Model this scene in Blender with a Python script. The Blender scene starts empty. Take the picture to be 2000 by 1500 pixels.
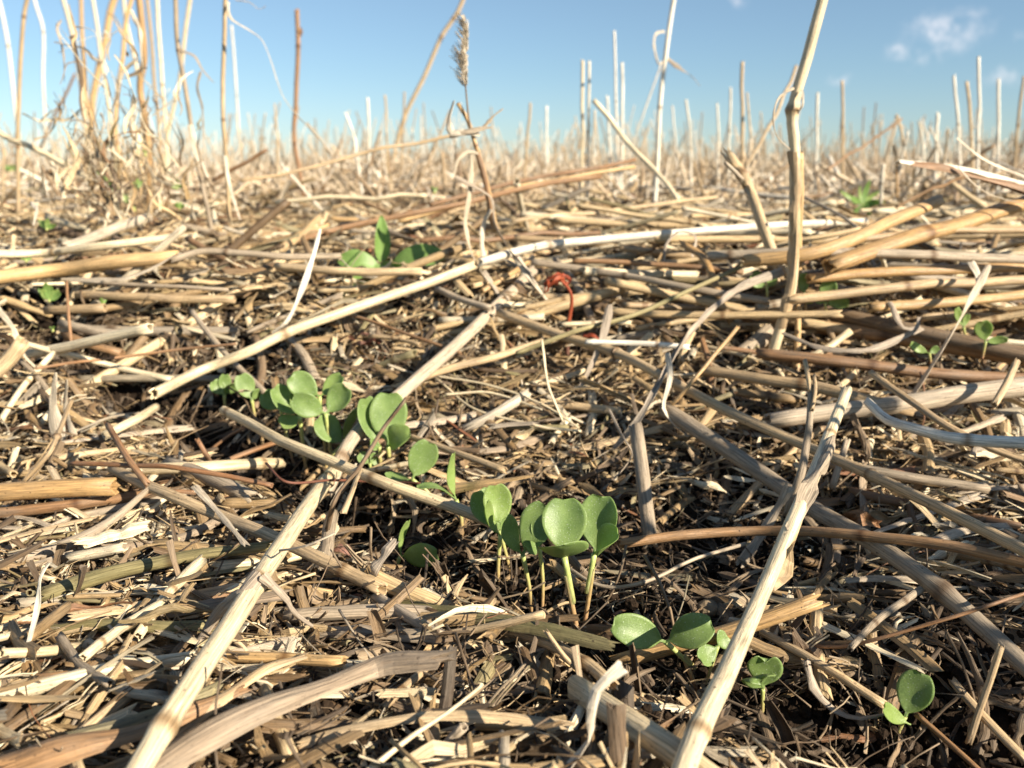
import bpy, math, random
import numpy as np
from mathutils import Vector

R = math.radians
rng = np.random.default_rng(7)
random.seed(7)
S = bpy.context.scene
COL = S.collection

# ------------------------------------------------------------ camera, sky, sun
F = 1700.0                      # focal length in pixels of a 2000 px wide picture
CAMZ = 0.095
PITCH = math.atan(425 / F)
cam_d = bpy.data.cameras.new('camera')
cam = bpy.data.objects.new('camera', cam_d); COL.objects.link(cam)
cam.location = (0, 0, CAMZ)
cam.rotation_euler = (math.pi / 2 - PITCH, 0, 0)
cam_d.sensor_width = 36; cam_d.lens = 36 * F / 2000
cam_d.clip_start = 0.004; cam_d.clip_end = 2000
cam_d.dof.use_dof = True; cam_d.dof.focus_distance = 0.185; cam_d.dof.aperture_fstop = 26
S.camera = cam

SUN_AZ, SUN_EL = R(54), R(27)   # azimuth: from behind the camera round to the right
to_sun = Vector((math.sin(SUN_AZ) * math.cos(SUN_EL), -math.cos(SUN_AZ) * math.cos(SUN_EL), math.sin(SUN_EL)))
sun_d = bpy.data.lights.new('sun', 'SUN'); sun_d.energy = 5.0; sun_d.angle = R(0.5); sun_d.color = (1.0, 0.89, 0.73)
sun = bpy.data.objects.new('sun', sun_d); COL.objects.link(sun)
sun.rotation_euler = to_sun.to_track_quat('Z', 'Y').to_euler()
S.view_settings.view_transform = 'Standard'; S.view_settings.look = 'None'
S.view_settings.exposure = 1.02; S.view_settings.gamma = 1

CP, SP = math.cos(PITCH), math.sin(PITCH)
def ray(px, py):
    a, b = (px - 1000) / F, (750 - py) / F
    return np.array([a, CP + b * SP, -SP + b * CP])

def N_(nt, t, **kw):
    n = nt.nodes.new(t)
    for k, v in kw.items():
        if k in n.inputs and not hasattr(n, k): n.inputs[k].default_value = v
        else:
            try: setattr(n, k, v)
            except Exception: n.inputs[k].default_value = v
    return n
def mathn(nt, op, a, b=None, c=None):
    n = nt.nodes.new('ShaderNodeMath'); n.operation = op
    for i, v in enumerate((a, b, c)):
        if v is None: continue
        if isinstance(v, (int, float)): n.inputs[i].default_value = v
        else: nt.links.new(v, n.inputs[i])
    return n.outputs[0]
def mixc(nt, fac, a, b, mode='MIX'):
    n = nt.nodes.new('ShaderNodeMix'); n.data_type = 'RGBA'; n.blend_type = mode
    for i, v in ((0, fac), (6, a), (7, b)):
        if isinstance(v, (int, float)): n.inputs[i].default_value = v
        elif isinstance(v, (tuple, list)): n.inputs[i].default_value = (*v[:3], 1)
        else: nt.links.new(v, n.inputs[i])
    return n.outputs[2]
def ramp(nt, fac, stops, interp='LINEAR'):
    n = nt.nodes.new('ShaderNodeValToRGB'); cr = n.color_ramp; cr.interpolation = interp
    while len(cr.elements) < len(stops): cr.elements.new(0.5)
    for e, (p, c) in zip(cr.elements, stops):
        e.position = p; e.color = (*c, 1) if not isinstance(c, (int, float)) else (c, c, c, 1)
    nt.links.new(fac, n.inputs[0]); return n.outputs[0]

world = bpy.data.worlds.new('World'); S.world = world; world.use_nodes = True
nt = world.node_tree; nt.nodes.clear()
sky = nt.nodes.new('ShaderNodeTexSky'); sky.sky_type = 'NISHITA'; sky.sun_disc = False
sky.sun_elevation = SUN_EL; sky.sun_rotation = math.atan2(to_sun.x, to_sun.y)
sky.air_density = 1.0; sky.dust_density = 0.15; sky.ozone_density = 3.0; sky.altitude = 100
bg = nt.nodes.new('ShaderNodeBackground'); bg.inputs[1].default_value = 0.060
wo = nt.nodes.new('ShaderNodeOutputWorld')
tc = nt.nodes.new('ShaderNodeTexCoord')
nz = N_(nt, 'ShaderNodeTexNoise'); nz.inputs['Scale'].default_value = 42; nz.inputs['Detail'].default_value = 5; nz.inputs['Roughness'].default_value = 0.6
nt.links.new(tc.outputs['Generated'], nz.inputs['Vector'])
acc = None
for (px, py, rx, ry, st) in [(1845, 58, 52, 30, 1), (1880, 35, 45, 16, .7), (1790, 107, 34, 16, .95), (1752, 98, 18, 12, .8),
                     (1645, 156, 22, 11, .75), (1962, 148, 30, 16, .8), (1440, 2, 28, 12, .6), (1990, 72, 22, 14, .7), (1770, 134, 12, 8, .5),
                     (700, 175, 26, 8, .22), (830, 190, 30, 8, .22), (2150, 120, 70, 26, .8), (-120, 90, 60, 20, .6)]:
    d = ray(px, py); d = d / np.linalg.norm(d)
    right = np.array([1.0, 0, 0]); up = np.cross(right, d); up /= np.linalg.norm(up)
    dots = []
    for axis, rr in ((right, rx / F), (up, ry / F)):
        vm = nt.nodes.new('ShaderNodeVectorMath'); vm.operation = 'SUBTRACT'
        nt.links.new(tc.outputs['Generated'], vm.inputs[0]); vm.inputs[1].default_value = tuple(d)
        dt = nt.nodes.new('ShaderNodeVectorMath'); dt.operation = 'DOT_PRODUCT'
        nt.links.new(vm.outputs[0], dt.inputs[0]); dt.inputs[1].default_value = tuple(axis / rr)
        dots.append(dt.outputs['Value'])
    q = mathn(nt, 'ADD', mathn(nt, 'MULTIPLY', dots[0], dots[0]), mathn(nt, 'MULTIPLY', dots[1], dots[1]))
    v = mathn(nt, 'MULTIPLY', mathn(nt, 'POWER', 2.718, mathn(nt, 'MULTIPLY', q, -0.75)), st)
    acc = v if acc is None else mathn(nt, 'MAXIMUM', acc, v)
nf = mathn(nt, 'MULTIPLY_ADD', nz.outputs['Fac'], 3.6, -1.25)
cl = mathn(nt, 'MULTIPLY', acc, nf)
clr = ramp(nt, cl, [(0.10, 0.0), (1.1, 0.50)], 'EASE')
sep = nt.nodes.new('ShaderNodeSeparateXYZ'); nt.links.new(tc.outputs['Generated'], sep.inputs[0])
tint = ramp(nt, sep.outputs['Z'], [(0.0, (0.76, 0.90, 1.10)), (0.10, (0.88, 0.96, 1.03)), (0.30, (1.22, 1.12, 1.00))])
skc = mixc(nt, 1.0, sky.outputs[0], tint, 'MULTIPLY')
fin = mixc(nt, clr, skc, (9.0, 8.8, 9.1))
nt.links.new(fin, bg.inputs[0]); nt.links.new(bg.outputs[0], wo.inputs[0])

# ------------------------------------------------------------ terrain function
_P = rng.random((256, 256))
def vnoise(x, y):
    x = np.asarray(x, float); y = np.asarray(y, float)
    xi = np.floor(x).astype(int); yi = np.floor(y).astype(int)
    fx = x - xi; fy = y - yi
    fx = fx * fx * (3 - 2 * fx); fy = fy * fy * (3 - 2 * fy)
    a = _P[xi & 255, yi & 255]; b = _P[(xi + 1) & 255, yi & 255]
    c = _P[xi & 255, (yi + 1) & 255]; d = _P[(xi + 1) & 255, (yi + 1) & 255]
    return (a * (1 - fx) + b * fx) * (1 - fy) + (c * (1 - fx) + d * fx) * fy - 0.5
def sstep(a, b, x):
    t = np.clip((np.asarray(x, float) - a) / (b - a), 0, 1); return t * t * (3 - 2 * t)
FUR = [(-0.20, 0.36), (-0.10, 0.285), (-0.046, 0.235), (0.012, 0.170), (0.070, 0.132), (0.13, 0.10), (0.22, 0.05)]
def furrow(x, y):
    x = np.asarray(x, float); y = np.asarray(y, float)
    d = np.full(np.broadcast(x, y).shape, 9.0)
    for (x0, y0), (x1, y1) in zip(FUR[:-1], FUR[1:]):
        dx, dy = x1 - x0, y1 - y0
        t = np.clip(((x - x0) * dx + (y - y0) * dy) / (dx * dx + dy * dy), 0, 1)
        d = np.minimum(d, np.hypot(x - x0 - t * dx, y - y0 - t * dy))
    return np.exp(-(d / 0.015) ** 2)
def G(x, y):
    x = np.asarray(x, float); y = np.asarray(y, float)
    g = 0.045 * sstep(0.22, 0.43, y) + 0.006 * vnoise(np.asarray(x) * 14 + 3, np.asarray(y) * 14) * (1 + np.clip(np.asarray(y), 0, 4))
    return g + 0.003 * vnoise(np.asarray(x) * 45, np.asarray(y) * 45) - 0.011 * furrow(x, y) - 0.009 * np.exp(-(((x - 0.045) / .045) ** 2 + ((y - 0.212) / .030) ** 2)) - 0.006 * np.exp(-(((x - 0.095) / .05) ** 2 + ((y - 0.135) / .025) ** 2)) - 0.009 * np.exp(-(((x + 0.120) / .030) ** 2 + ((y - 0.330) / .022) ** 2))

_T = np.geomspace(0.03, 60, 2600)
def hit(px, py, h):
    d = ray(px, py)
    X = d[0] * _T; Y = d[1] * _T; Z = CAMZ + d[2] * _T
    f = Z - (G(X, Y) + h)
    k = np.where(f <= 0)[0]
    if len(k) == 0 or k[0] == 0: t = 3.0 if len(k) == 0 else 0.05
    else:
        k = k[0]; a, b = f[k - 1], f[k]; t = _T[k - 1] + (_T[k] - _T[k - 1]) * a / (a - b)
    return np.array([0, 0, CAMZ]) + d * t
def D(y): return 10 + y         # depth along the field, absolute
def B(y): return 20 + y         # depth relative to the base point
def world_pts(pts, basey=None):
    """pixel control points -> world: third value is a height over the ground, D(depth) or B(offset from the base)."""
    out = [None] * len(pts)
    for i, p in enumerate(pts):
        if p[2] < 5: out[i] = hit(*p)
        elif p[2] < 15:
            d = ray(p[0], p[1]); out[i] = np.array([0, 0, CAMZ]) + d * ((p[2] - 10) / d[1])
        if p[2] < 15: basey = out[i][1]
    for i, p in enumerate(pts):
        if p[2] >= 15:
            d = ray(p[0], p[1]); out[i] = np.array([0, 0, CAMZ]) + d * ((basey + p[2] - 20) / d[1])
    return np.array(out)
def pxw(P, w): 
    P = np.atleast_2d(P); return np.asarray(w) * (P[:, 1] * CP - (P[:, 2] - CAMZ) * SP) / F

# ------------------------------------------------------------ geometry core
class Geo:
    """vertices, quads and triangles with a uv (in mm) per corner, a mark per vertex and a tone per vertex"""
    def __init__(s): s.V = []; s.Q = []; s.QU = []; s.QS = []; s.T = []; s.TU = []; s.M = []; s.K = []; s.n = 0
    def add(s, V, Q, QU, smooth=True, T=None, TU=None, M=None, K=0.5):
        V = np.asarray(V, float).reshape(-1, 3); n = len(V)
        s.V.append(V); s.M.append(np.zeros(n) if M is None else np.asarray(M, float)); s.K.append(np.full(n, K) if np.isscalar(K) else K)
        if Q is not None and len(Q):
            s.Q.append(np.asarray(Q, int) + s.n); s.QU.append(np.asarray(QU, float)); s.QS.append(np.full(len(Q), smooth) if np.isscalar(smooth) else smooth)
        if T is not None and len(T):
            s.T.append(np.asarray(T, int) + s.n); s.TU.append(np.asarray(TU, float))
        s.n += n
    def pack(s):
        z = lambda L, sh: np.concatenate(L) if L else np.zeros(sh)
        return dict(V=z(s.V, (0, 3)), Q=z(s.Q, (0, 4)).astype(int), QU=z(s.QU, (0, 4, 2)), QS=z(s.QS, (0,)).astype(bool),
                    T=z(s.T, (0, 3)).astype(int), TU=z(s.TU, (0, 3, 2)), M=z(s.M, (0,)), K=z(s.K, (0,)))
    def mesh(s, name, mats, origin=(0, 0, 0)):
        g = s.pack(); return mesh_from(name, g, mats, origin)
def mesh_from(name, g, mats, origin=(0, 0, 0)):
    me = bpy.data.meshes.new(name)
    V = g['V'] - np.asarray(origin, float)
    nq, ntr = len(g['Q']), len(g['T'])
    me.vertices.add(len(V)); me.vertices.foreach_set('co', V.ravel().astype(np.float32))
    loops = np.concatenate([g['Q'].ravel(), g['T'].ravel()]).astype(np.int32)
    me.loops.add(len(loops)); me.loops.foreach_set('vertex_index', loops)
    me.polygons.add(nq + ntr)
    st = np.concatenate([np.arange(nq) * 4, nq * 4 + np.arange(ntr) * 3]).astype(np.int32)
    me.polygons.foreach_set('loop_start', st)
    sm = np.concatenate([g['QS'], np.zeros(ntr, bool)])
    me.polygons.foreach_set('use_smooth', sm)
    me.update(calc_edges=True)
    uv = me.uv_layers.new(name='uv')
    uv.data.foreach_set('uv', np.concatenate([g['QU'].ravel(), g['TU'].ravel()]).astype(np.float32))
    for nm, k in (('mark', 'M'), ('tone', 'K')):
        a = me.attributes.new(nm, 'FLOAT', 'POINT'); a.data.foreach_set('value', g[k].astype(np.float32))
    for m in (mats if isinstance(mats, (list, tuple)) else [mats]): me.materials.append(m)
    me.validate(); return me

def catmull(P, n):
    P = np.asarray(P, float)
    if len(P) == 2: 
        t = np.linspace(0, 1, n)[:, None]; return P[0] * (1 - t) + P[1] * t
    L = np.r_[0, np.cumsum(np.linalg.norm(np.diff(P, axis=0), axis=1))]
    s = np.linspace(0, L[-1], n)
    T = np.zeros_like(P)
    T[1:-1] = (P[2:] - P[:-2]) / (L[2:] - L[:-2])[:, None]; T[0] = (P[1] - P[0]) / (L[1] - L[0]); T[-1] = (P[-1] - P[-2]) / (L[-1] - L[-2])
    k = np.clip(np.searchsorted(L, s, 'right') - 1, 0, len(P) - 2)
    h = (L[k + 1] - L[k])[:, None]; u = ((s - L[k]) / h[:, 0])[:, None]
    return ((2 * u**3 - 3 * u**2 + 1) * P[k] + (u**3 - 2 * u**2 + u) * h * T[k] + (-2 * u**3 + 3 * u**2) * P[k + 1] + (u**3 - u**2) * h * T[k + 1])

def frames(P, n0=None):
    t = np.gradient(P, axis=0); t /= np.linalg.norm(t, axis=1)[:, None] + 1e-12
    if n0 is None: n0 = np.array([0, -0.6, 0.8])
    n = np.asarray(n0, float) - np.dot(n0, t[0]) * t[0]
    if np.linalg.norm(n) < 1e-3: n = np.array([1.0, 0, 0]) - t[0][0] * t[0]
    n /= np.linalg.norm(n); Ns = [n]
    for i in range(1, len(P)):
        n = n - np.dot(n, t[i]) * t[i]; n /= np.linalg.norm(n) + 1e-12; Ns.append(n)
    Ns = np.array(Ns); return t, Ns, np.cross(t, Ns)

def sweep(g, P, sec, rad, twist=0.0, n0=None, smooth=True, ragged=0.0, mark=None, tone=0.5, hollow=True, vofs=None, caps=True):
    """closed section swept along P. sec: (S,2) in units of rad, or (N,S,2). ragged: end jitter in units of rad."""
    P = np.asarray(P, float); N = len(P); sec = np.asarray(sec, float)
    if sec.ndim == 2: sec = np.broadcast_to(sec, (N,) + sec.shape)
    Sn = sec.shape[1]; rad = np.broadcast_to(np.asarray(rad, float), (N,))
    t, n, b = frames(P, n0)
    tw = np.linspace(0, twist, N) if np.isscalar(twist) else np.asarray(twist)
    c, s_ = np.cos(tw)[:, None], np.sin(tw)[:, None]
    x = sec[..., 0] * c - sec[..., 1] * s_; y = sec[..., 0] * s_ + sec[..., 1] * c
    V = P[:, None] + rad[:, None, None] * (x[..., None] * b[:, None] + y[..., None] * n[:, None])
    if ragged:
        for e, sg in ((0, -1), (-1, 1)):
            j = rng.random(Sn) * ragged - ragged * .3
            V[e] += (j * rad[e] * sg)[:, None] * t[e]
    L = np.r_[0, np.cumsum(np.linalg.norm(np.diff(P, axis=0), axis=1))] * 1000 + (rng.random() * 500 if vofs is None else vofs)
    per = np.r_[0, np.cumsum(np.linalg.norm(np.diff(np.vstack([sec[0], sec[0][:1]]), axis=0), axis=1))] * rad.mean() * 1000 + rng.random() * 100
    i, j = np.meshgrid(np.arange(N - 1), np.arange(Sn), indexing='ij'); j2 = (j + 1) % Sn
    Q = np.stack([i * Sn + j, i * Sn + j2, (i + 1) * Sn + j2, (i + 1) * Sn + j], -1).reshape(-1, 4)
    QU = np.stack([np.stack([per[j], L[i]], -1), np.stack([per[j + 1], L[i]], -1), np.stack([per[j + 1], L[i + 1]], -1), np.stack([per[j], L[i + 1]], -1)], -2).reshape(-1, 4, 2)
    VV = V.reshape(-1, 3); M = np.repeat(np.zeros(N) if mark is None else mark, Sn)
    sm = np.full(len(Q), smooth); T = []; TU = []
    extra = []; exM = []; base = N * Sn
    Ql = [Q]; QUl = [QU]; sml = [sm]
    if caps:
        for e, sg in ((0, 1), (N - 1, -1)):
            ring = V[e]; cen = ring.mean(0)
            if hollow:
                r1 = cen + (ring - cen) * 0.70; r2 = P[e] + (V[e] - P[e] - ((V[e] - P[e]) @ t[e])[:, None] * t[e]) * 0.6 + sg * t[e] * rad[e] * 4
                cc = P[e] + sg * t[e] * rad[e] * 4.0
                extra += [r1, r2, cc[None]]; exM += [np.zeros(Sn), np.full(Sn, -1.0), np.full(1, -1.0)]
                o = base; a = np.arange(Sn); a2 = (a + 1) % Sn
                for A, Bo in ((e * Sn, o), (o, o + Sn)):
                    q = np.stack([A + a, A + a2, Bo + a2, Bo + a], -1)
                    if e == 0: q = q[:, ::-1]
                    Ql.append(q); QUl.append(np.stack([np.stack([per[a], 0 * a], -1)] * 4, -2) + np.array([[0, 0], [.3, 0], [.3, 1], [0, 1]])); sml.append(np.full(Sn, False))
                T.append(np.stack([o + Sn + a, o + Sn + a2, np.full(Sn, o + 2 * Sn)], -1)); TU.append(np.zeros((Sn, 3, 2))); base += 2 * Sn + 1
            else:
                extra += [cen[None]]; exM += [np.zeros(1)]; a = np.arange(Sn); a2 = (a + 1) % Sn
                tt = np.stack([e * Sn + a, e * Sn + a2, np.full(Sn, base)], -1)
                if e == 0: tt = tt[:, ::-1]
                T.append(tt); TU.append(np.stack([np.stack([per[a], L[e] + 0 * a], -1)] * 3, -2) + np.array([[0, 0], [.3, 0], [.1, .4]])); base += 1
    g.add(np.vstack([VV] + extra) if extra else VV, np.vstack(Ql), np.concatenate(QUl), np.concatenate(sml),
          np.vstack(T) if T else None, np.concatenate(TU) if TU else None, np.concatenate([M] + exM) if extra else M, tone)

def circ(n, wob=0.06):
    a = np.arange(n) / n * 2 * math.pi
    r = 1 + wob * (rng.random() - .5) * 2 * np.cos(2 * a + rng.random() * 6) + wob * .6 * np.cos(3 * a + rng.random() * 6)
    return np.stack([np.cos(a) * r, np.sin(a) * r], -1)
def crescent(arc, th, n=5, flat=0.0):
    """section of a split straw: an arc of ARC radians with relative thickness TH"""
    a = np.linspace(-arc / 2, arc / 2, n) + math.pi / 2
    o = np.stack([np.cos(a), np.sin(a)], -1); i = o * (1 - th)
    s = np.vstack([o, i[::-1]]); s[:, 1] -= math.sin(math.pi / 2 - arc / 2) * (1 - th * .5); s[:, 1] *= (1 - flat)
    return s
def strip(th=0.07, curl=0.25, n=5):
    x = np.linspace(-1, 1, n); y = -curl * x * x
    return np.vstack([np.stack([x, y + th], -1), np.stack([x, y - th], -1)[::-1]])

def straw_geo(g, P, r0, r1, nodes=(), sides=12, ragged=0.8, tone=0.5, hollow=True, wob=0.0002, taper_node=1.12):
    """a hollow cereal stem along P (world), radius r0 -> r1, nodes at fractions of its length"""
    Lt = np.sum(np.linalg.norm(np.diff(P, axis=0), axis=1)); r = (r0 + r1) / 2
    n = int(np.clip(Lt / (r * 2.2), 6, 44)); C = catmull(P, max(n, 6))
    s = np.linspace(0, 1, len(C))
    extra = sorted({float(np.clip(nd + d * r / Lt, 0.004, 0.996)) for nd in nodes for d in (-3.5, -1.6, -.6, 0, .6, 1.6, 3.5)} | set(s))
    s2 = np.array(extra); C = np.stack([np.interp(s2, s, C[:, k]) for k in range(3)], -1)
    rad = r0 + (r1 - r0) * s2
    mark = np.zeros(len(s2))
    for nd in nodes:
        dd = (s2 - nd) * Lt / r
        rad = rad * (1 + (taper_node - 1) * np.exp(-(dd / 0.9) ** 2)); mark = np.maximum(mark, np.exp(-(dd / 0.9) ** 2))
    C += (np.stack([np.interp(s2, np.linspace(0, 1, 7), rng.normal(0, wob, 7) * np.array([0, 1, 1, 1, 1, 1, 0])) for k in range(3)], -1)) * min(1, Lt / .1)
    sweep(g, C, circ(sides), rad, 0, smooth=True, ragged=ragged, mark=mark, tone=tone, hollow=hollow)

def strip_geo(g, P, w0, w1, mid=1.0, twist=0.0, curl=0.25, n0=(0, -0.8, 0.6), tone=0.5, th=0.06, ragged=1.5, n=None, roll=0.0):
    Lt = np.sum(np.linalg.norm(np.diff(P, axis=0), axis=1))
    n = n or int(np.clip(Lt / 0.002, 8, 40)); C = catmull(P, n); s = np.linspace(0, 1, n)
    w = (w0 * (1 - s) + w1 * s) * (1 + (mid - 1) * np.sin(math.pi * s))
    w = np.maximum(w * (1 + 0.22 * np.interp(s, np.linspace(0, 1, max(9, n * 2 // 3)), rng.normal(0, 1, max(9, n * 2 // 3)).clip(-1.4, 1.4))), 0.0002)
    cu = curl * (1 + 0.9 * np.interp(s, np.linspace(0, 1, 6), rng.normal(0, .8, 6)))
    th_ = np.clip(0.00009 / w, 0.02, 0.5)
    sec = np.stack([strip(th_[k] * 2 if th is None else max(th, th_[k]), cu[k]) for k in range(n)])
    tw = roll + twist * s + 0.5 * np.interp(s, np.linspace(0, 1, 7), rng.normal(0, .5, 7))
    sweep(g, C, sec, w, tw, n0=n0, smooth=False, ragged=ragged * .6, tone=tone, hollow=False)

# ------------------------------------------------------------ materials
def new_mat(name):
    m = bpy.data.materials.new(name); m.use_nodes = True; nt = m.node_tree
    b = nt.nodes['Principled BSDF']; return m, nt, b
def straw_mat(name, stops, rough=0.45, stain=0.5, trans=0.0, grey=(0.26, 0.22, 0.17), speck=0.5, spec=0.45, fibre=1.0):
    """fibrous dry stem: long streaks along the stem (uv in mm), node rings, weather patches, specks. stops run over the per-piece tone"""
    m, nt, b = new_mat(name); L = nt.links
    uv = nt.nodes.new('ShaderNodeUVMap'); uv.uv_map = 'uv'
    at = nt.nodes.new('ShaderNodeAttribute'); at.attribute_name = 'tone'
    mk = nt.nodes.new('ShaderNodeAttribute'); mk.attribute_name = 'mark'
    oi = nt.nodes.new('ShaderNodeObjectInfo')
    tone = mathn(nt, 'FRACT', mathn(nt, 'ADD', at.outputs['Fac'], oi.outputs['Random'])) if name.endswith('mixed') else at.outputs['Fac']
    tone = mathn(nt, 'ADD', tone, 0.0)
    def noise(sx, sy, det, rough_=.6, w=0.0):
        mp = nt.nodes.new('ShaderNodeMapping'); mp.inputs['Scale'].default_value = (sx, sy, 1)
        L.new(uv.outputs[0], mp.inputs[0])
        cb = nt.nodes.new('ShaderNodeCombineXYZ'); L.new(mathn(nt, 'MULTIPLY', tone, 37.0 + w), cb.inputs[2])
        ad = nt.nodes.new('ShaderNodeVectorMath'); ad.operation = 'ADD'; L.new(mp.outputs[0], ad.inputs[0]); L.new(cb.outputs[0], ad.inputs[1])
        nz = nt.nodes.new('ShaderNodeTexNoise'); nz.inputs['Scale'].default_value = 1; nz.inputs['Detail'].default_value = det; nz.inputs['Roughness'].default_value = rough_
        L.new(ad.outputs[0], nz.inputs['Vector']); return nz.outputs['Fac']
    fib = noise(2.2, 0.07, 4, .7); fib2 = noise(5.0, 0.14, 2, .5, 9); pat = noise(0.22, 0.07, 4, .62, 3); spk = noise(1.6, 0.9, 2, .5, 5)
    base = ramp(nt, tone, stops)
    f = ramp(nt, fib, [(0.28, 0.34), (0.44, 0.80), (0.56, 1.08), (0.72, 1.40)])
    c = mixc(nt, fibre, base, f, 'MULTIPLY')
    c = mixc(nt, 0.6 * fibre, c, ramp(nt, fib2, [(0.3, 0.5), (0.6, 1.22)]), 'MULTIPLY')
    pf = ramp(nt, pat, [(0.42, 0.0), (0.68, stain)])
    c = mixc(nt, pf, c, mixc(nt, 0.55, c, grey))
    dk = ramp(nt, noise(0.5, 0.16, 3, .6, 17), [(0.58, 0.0), (0.74, 0.55 * stain + .1)])
    c = mixc(nt, dk, c, mixc(nt, 1.0, c, (0.42, 0.32, 0.24), 'MULTIPLY'))
    sf = ramp(nt, spk, [(0.665, 0.0), (0.71, speck)])
    c = mixc(nt, sf, c, (0.05, 0.03, 0.018))
    vo = nt.nodes.new('ShaderNodeTexVoronoi'); vo.inputs['Scale'].default_value = 0.34; L.new(uv.outputs[0], vo.inputs['Vector'])
    dot = mathn(nt, 'MULTIPLY', mathn(nt, 'LESS_THAN', vo.outputs['Distance'], 0.075), mathn(nt, 'GREATER_THAN', pat, 0.50))
    c = mixc(nt, mathn(nt, 'MULTIPLY', dot, 0.85 * min(1, speck * 2)), c, (0.045, 0.025, 0.015))
    nf = ramp(nt, mk.outputs['Fac'], [(0.25, 0.0), (0.9, 0.85)])
    c = mixc(nt, nf, c, mixc(nt, 1.0, c, (0.35, 0.26, 0.18), 'MULTIPLY'))
    inn = mathn(nt, 'LESS_THAN', mk.outputs['Fac'], -0.3)
    c = mixc(nt, mathn(nt, 'MULTIPLY', inn, 0.6), c, (0.30, 0.17, 0.07))
    L.new(c, b.inputs['Base Color'])
    b.inputs['Specular IOR Level'].default_value = spec
    L.new(ramp(nt, fib, [(0.3, rough + .2), (0.7, rough - .05)]), b.inputs['Roughness'])
    bm = nt.nodes.new('ShaderNodeBump'); bm.inputs['Strength'].default_value = 0.8; bm.inputs['Distance'].default_value = 0.0003
    hh = mathn(nt, 'ADD', mathn(nt, 'MULTIPLY', fib, 1.0), mathn(nt, 'ADD', mathn(nt, 'MULTIPLY', fib2, .35), mathn(nt, 'MULTIPLY', spk, .35)))
    L.new(hh, bm.inputs['Height']); L.new(bm.outputs[0], b.inputs['Normal'])
    if trans:
        tr = nt.nodes.new('ShaderNodeBsdfTranslucent'); L.new(mixc(nt, 1.0, c, (1.0, .9, .7), 'MULTIPLY'), tr.inputs[0])
        ms = nt.nodes.new('ShaderNodeMixShader'); ms.inputs[0].default_value = trans
        L.new(b.outputs[0], ms.inputs[1]); L.new(tr.outputs[0], ms.inputs[2]); L.new(ms.outputs[0], nt.nodes['Material Output'].inputs[0])
    return m
M = {}
def two(a, b): return [(0.0, a), (1.0, b)]
M['gold'] = straw_mat('straw_golden', two((0.40, 0.235, 0.09), (0.60, 0.395, 0.18)), 0.38, .35, spec=.5)
M['tan'] = straw_mat('straw_tan', two((0.42, 0.29, 0.155), (0.60, 0.44, 0.25)), 0.45, .6)
M['pale'] = straw_mat('straw_pale', two((0.66, 0.52, 0.31), (0.82, 0.69, 0.46)), 0.38, .35, spec=.5)
M['white'] = straw_mat('straw_bleached', two((0.74, 0.66, 0.51), (0.88, 0.81, 0.67)), 0.42, .25, speck=.3)
M['grey'] = straw_mat('straw_weathered', two((0.34, 0.265, 0.18), (0.52, 0.42, 0.30)), 0.6, .8)
M['weather'] = straw_mat('stalk_weathered', two((0.26, 0.185, 0.12), (0.38, 0.29, 0.195)), 0.65, .9)
M['dark'] = straw_mat('straw_dark', two((0.13, 0.082, 0.045), (0.22, 0.145, 0.08)), 0.6, .8)
M['brown'] = straw_mat('straw_brown', two((0.24, 0.13, 0.06), (0.36, 0.205, 0.09)), 0.5, .6)
M['moss'] = straw_mat('straw_mossy', two((0.20, 0.165, 0.07), (0.36, 0.30, 0.15)), 0.65, .8, grey=(.10, .10, .03))
M['rust'] = straw_mat('stalk_rusty', two((0.24, 0.11, 0.045), (0.34, 0.18, 0.08)), 0.5, .6)
M['red'] = straw_mat('dried_red', two((0.34, 0.055, 0.018), (0.46, 0.095, 0.03)), 0.5, .2, trans=.25, speck=.2)
M['maroon'] = straw_mat('dried_maroon', two((0.11, 0.035, 0.02), (0.17, 0.06, 0.03)), 0.55, .3, speck=.2)
M['leafpale'] = straw_mat('dry_leaf_pale', two((0.62, 0.51, 0.36), (0.80, 0.71, 0.56)), 0.5, .4, trans=.22, speck=.2)
M['leafgrey'] = straw_mat('dry_leaf_grey', two((0.40, 0.32, 0.235), (0.56, 0.47, 0.36)), 0.55, .6, trans=.18, speck=.3)
mix_stops = [(0.0, (.085, .05, .024)), (0.16, (.18, .11, .05)), (0.32, (.34, .225, .105)), (0.48, (.51, .355, .175)), (0.64, (.68, .51, .285)),
             (0.79, (.87, .75, .52)), (0.88, (.33, .27, .20)), (0.94, (.26, .22, .10)), (1.0, (.26, .10, .045))]
M['mixed'] = straw_mat('litter_mixed', mix_stops, 0.5, .5, trans=.06)
far_stops = [(0.0, (.24, .15, .08)), (0.3, (.46, .33, .19)), (0.62, (.66, .52, .34)), (1.0, (.84, .76, .62))]
M['litterdark'] = straw_mat('litter_dark', [(0.0, (.05, .032, .018)), (0.5, (.13, .085, .048)), (0.85, (.24, .165, .095)), (1.0, (.42, .32, .20))], .7, .7)  # dark brown tones for the shreds lying on the soil
M['farmix'] = straw_mat('stubble_mixed', far_stops, 0.45, .3, trans=.05)

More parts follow.
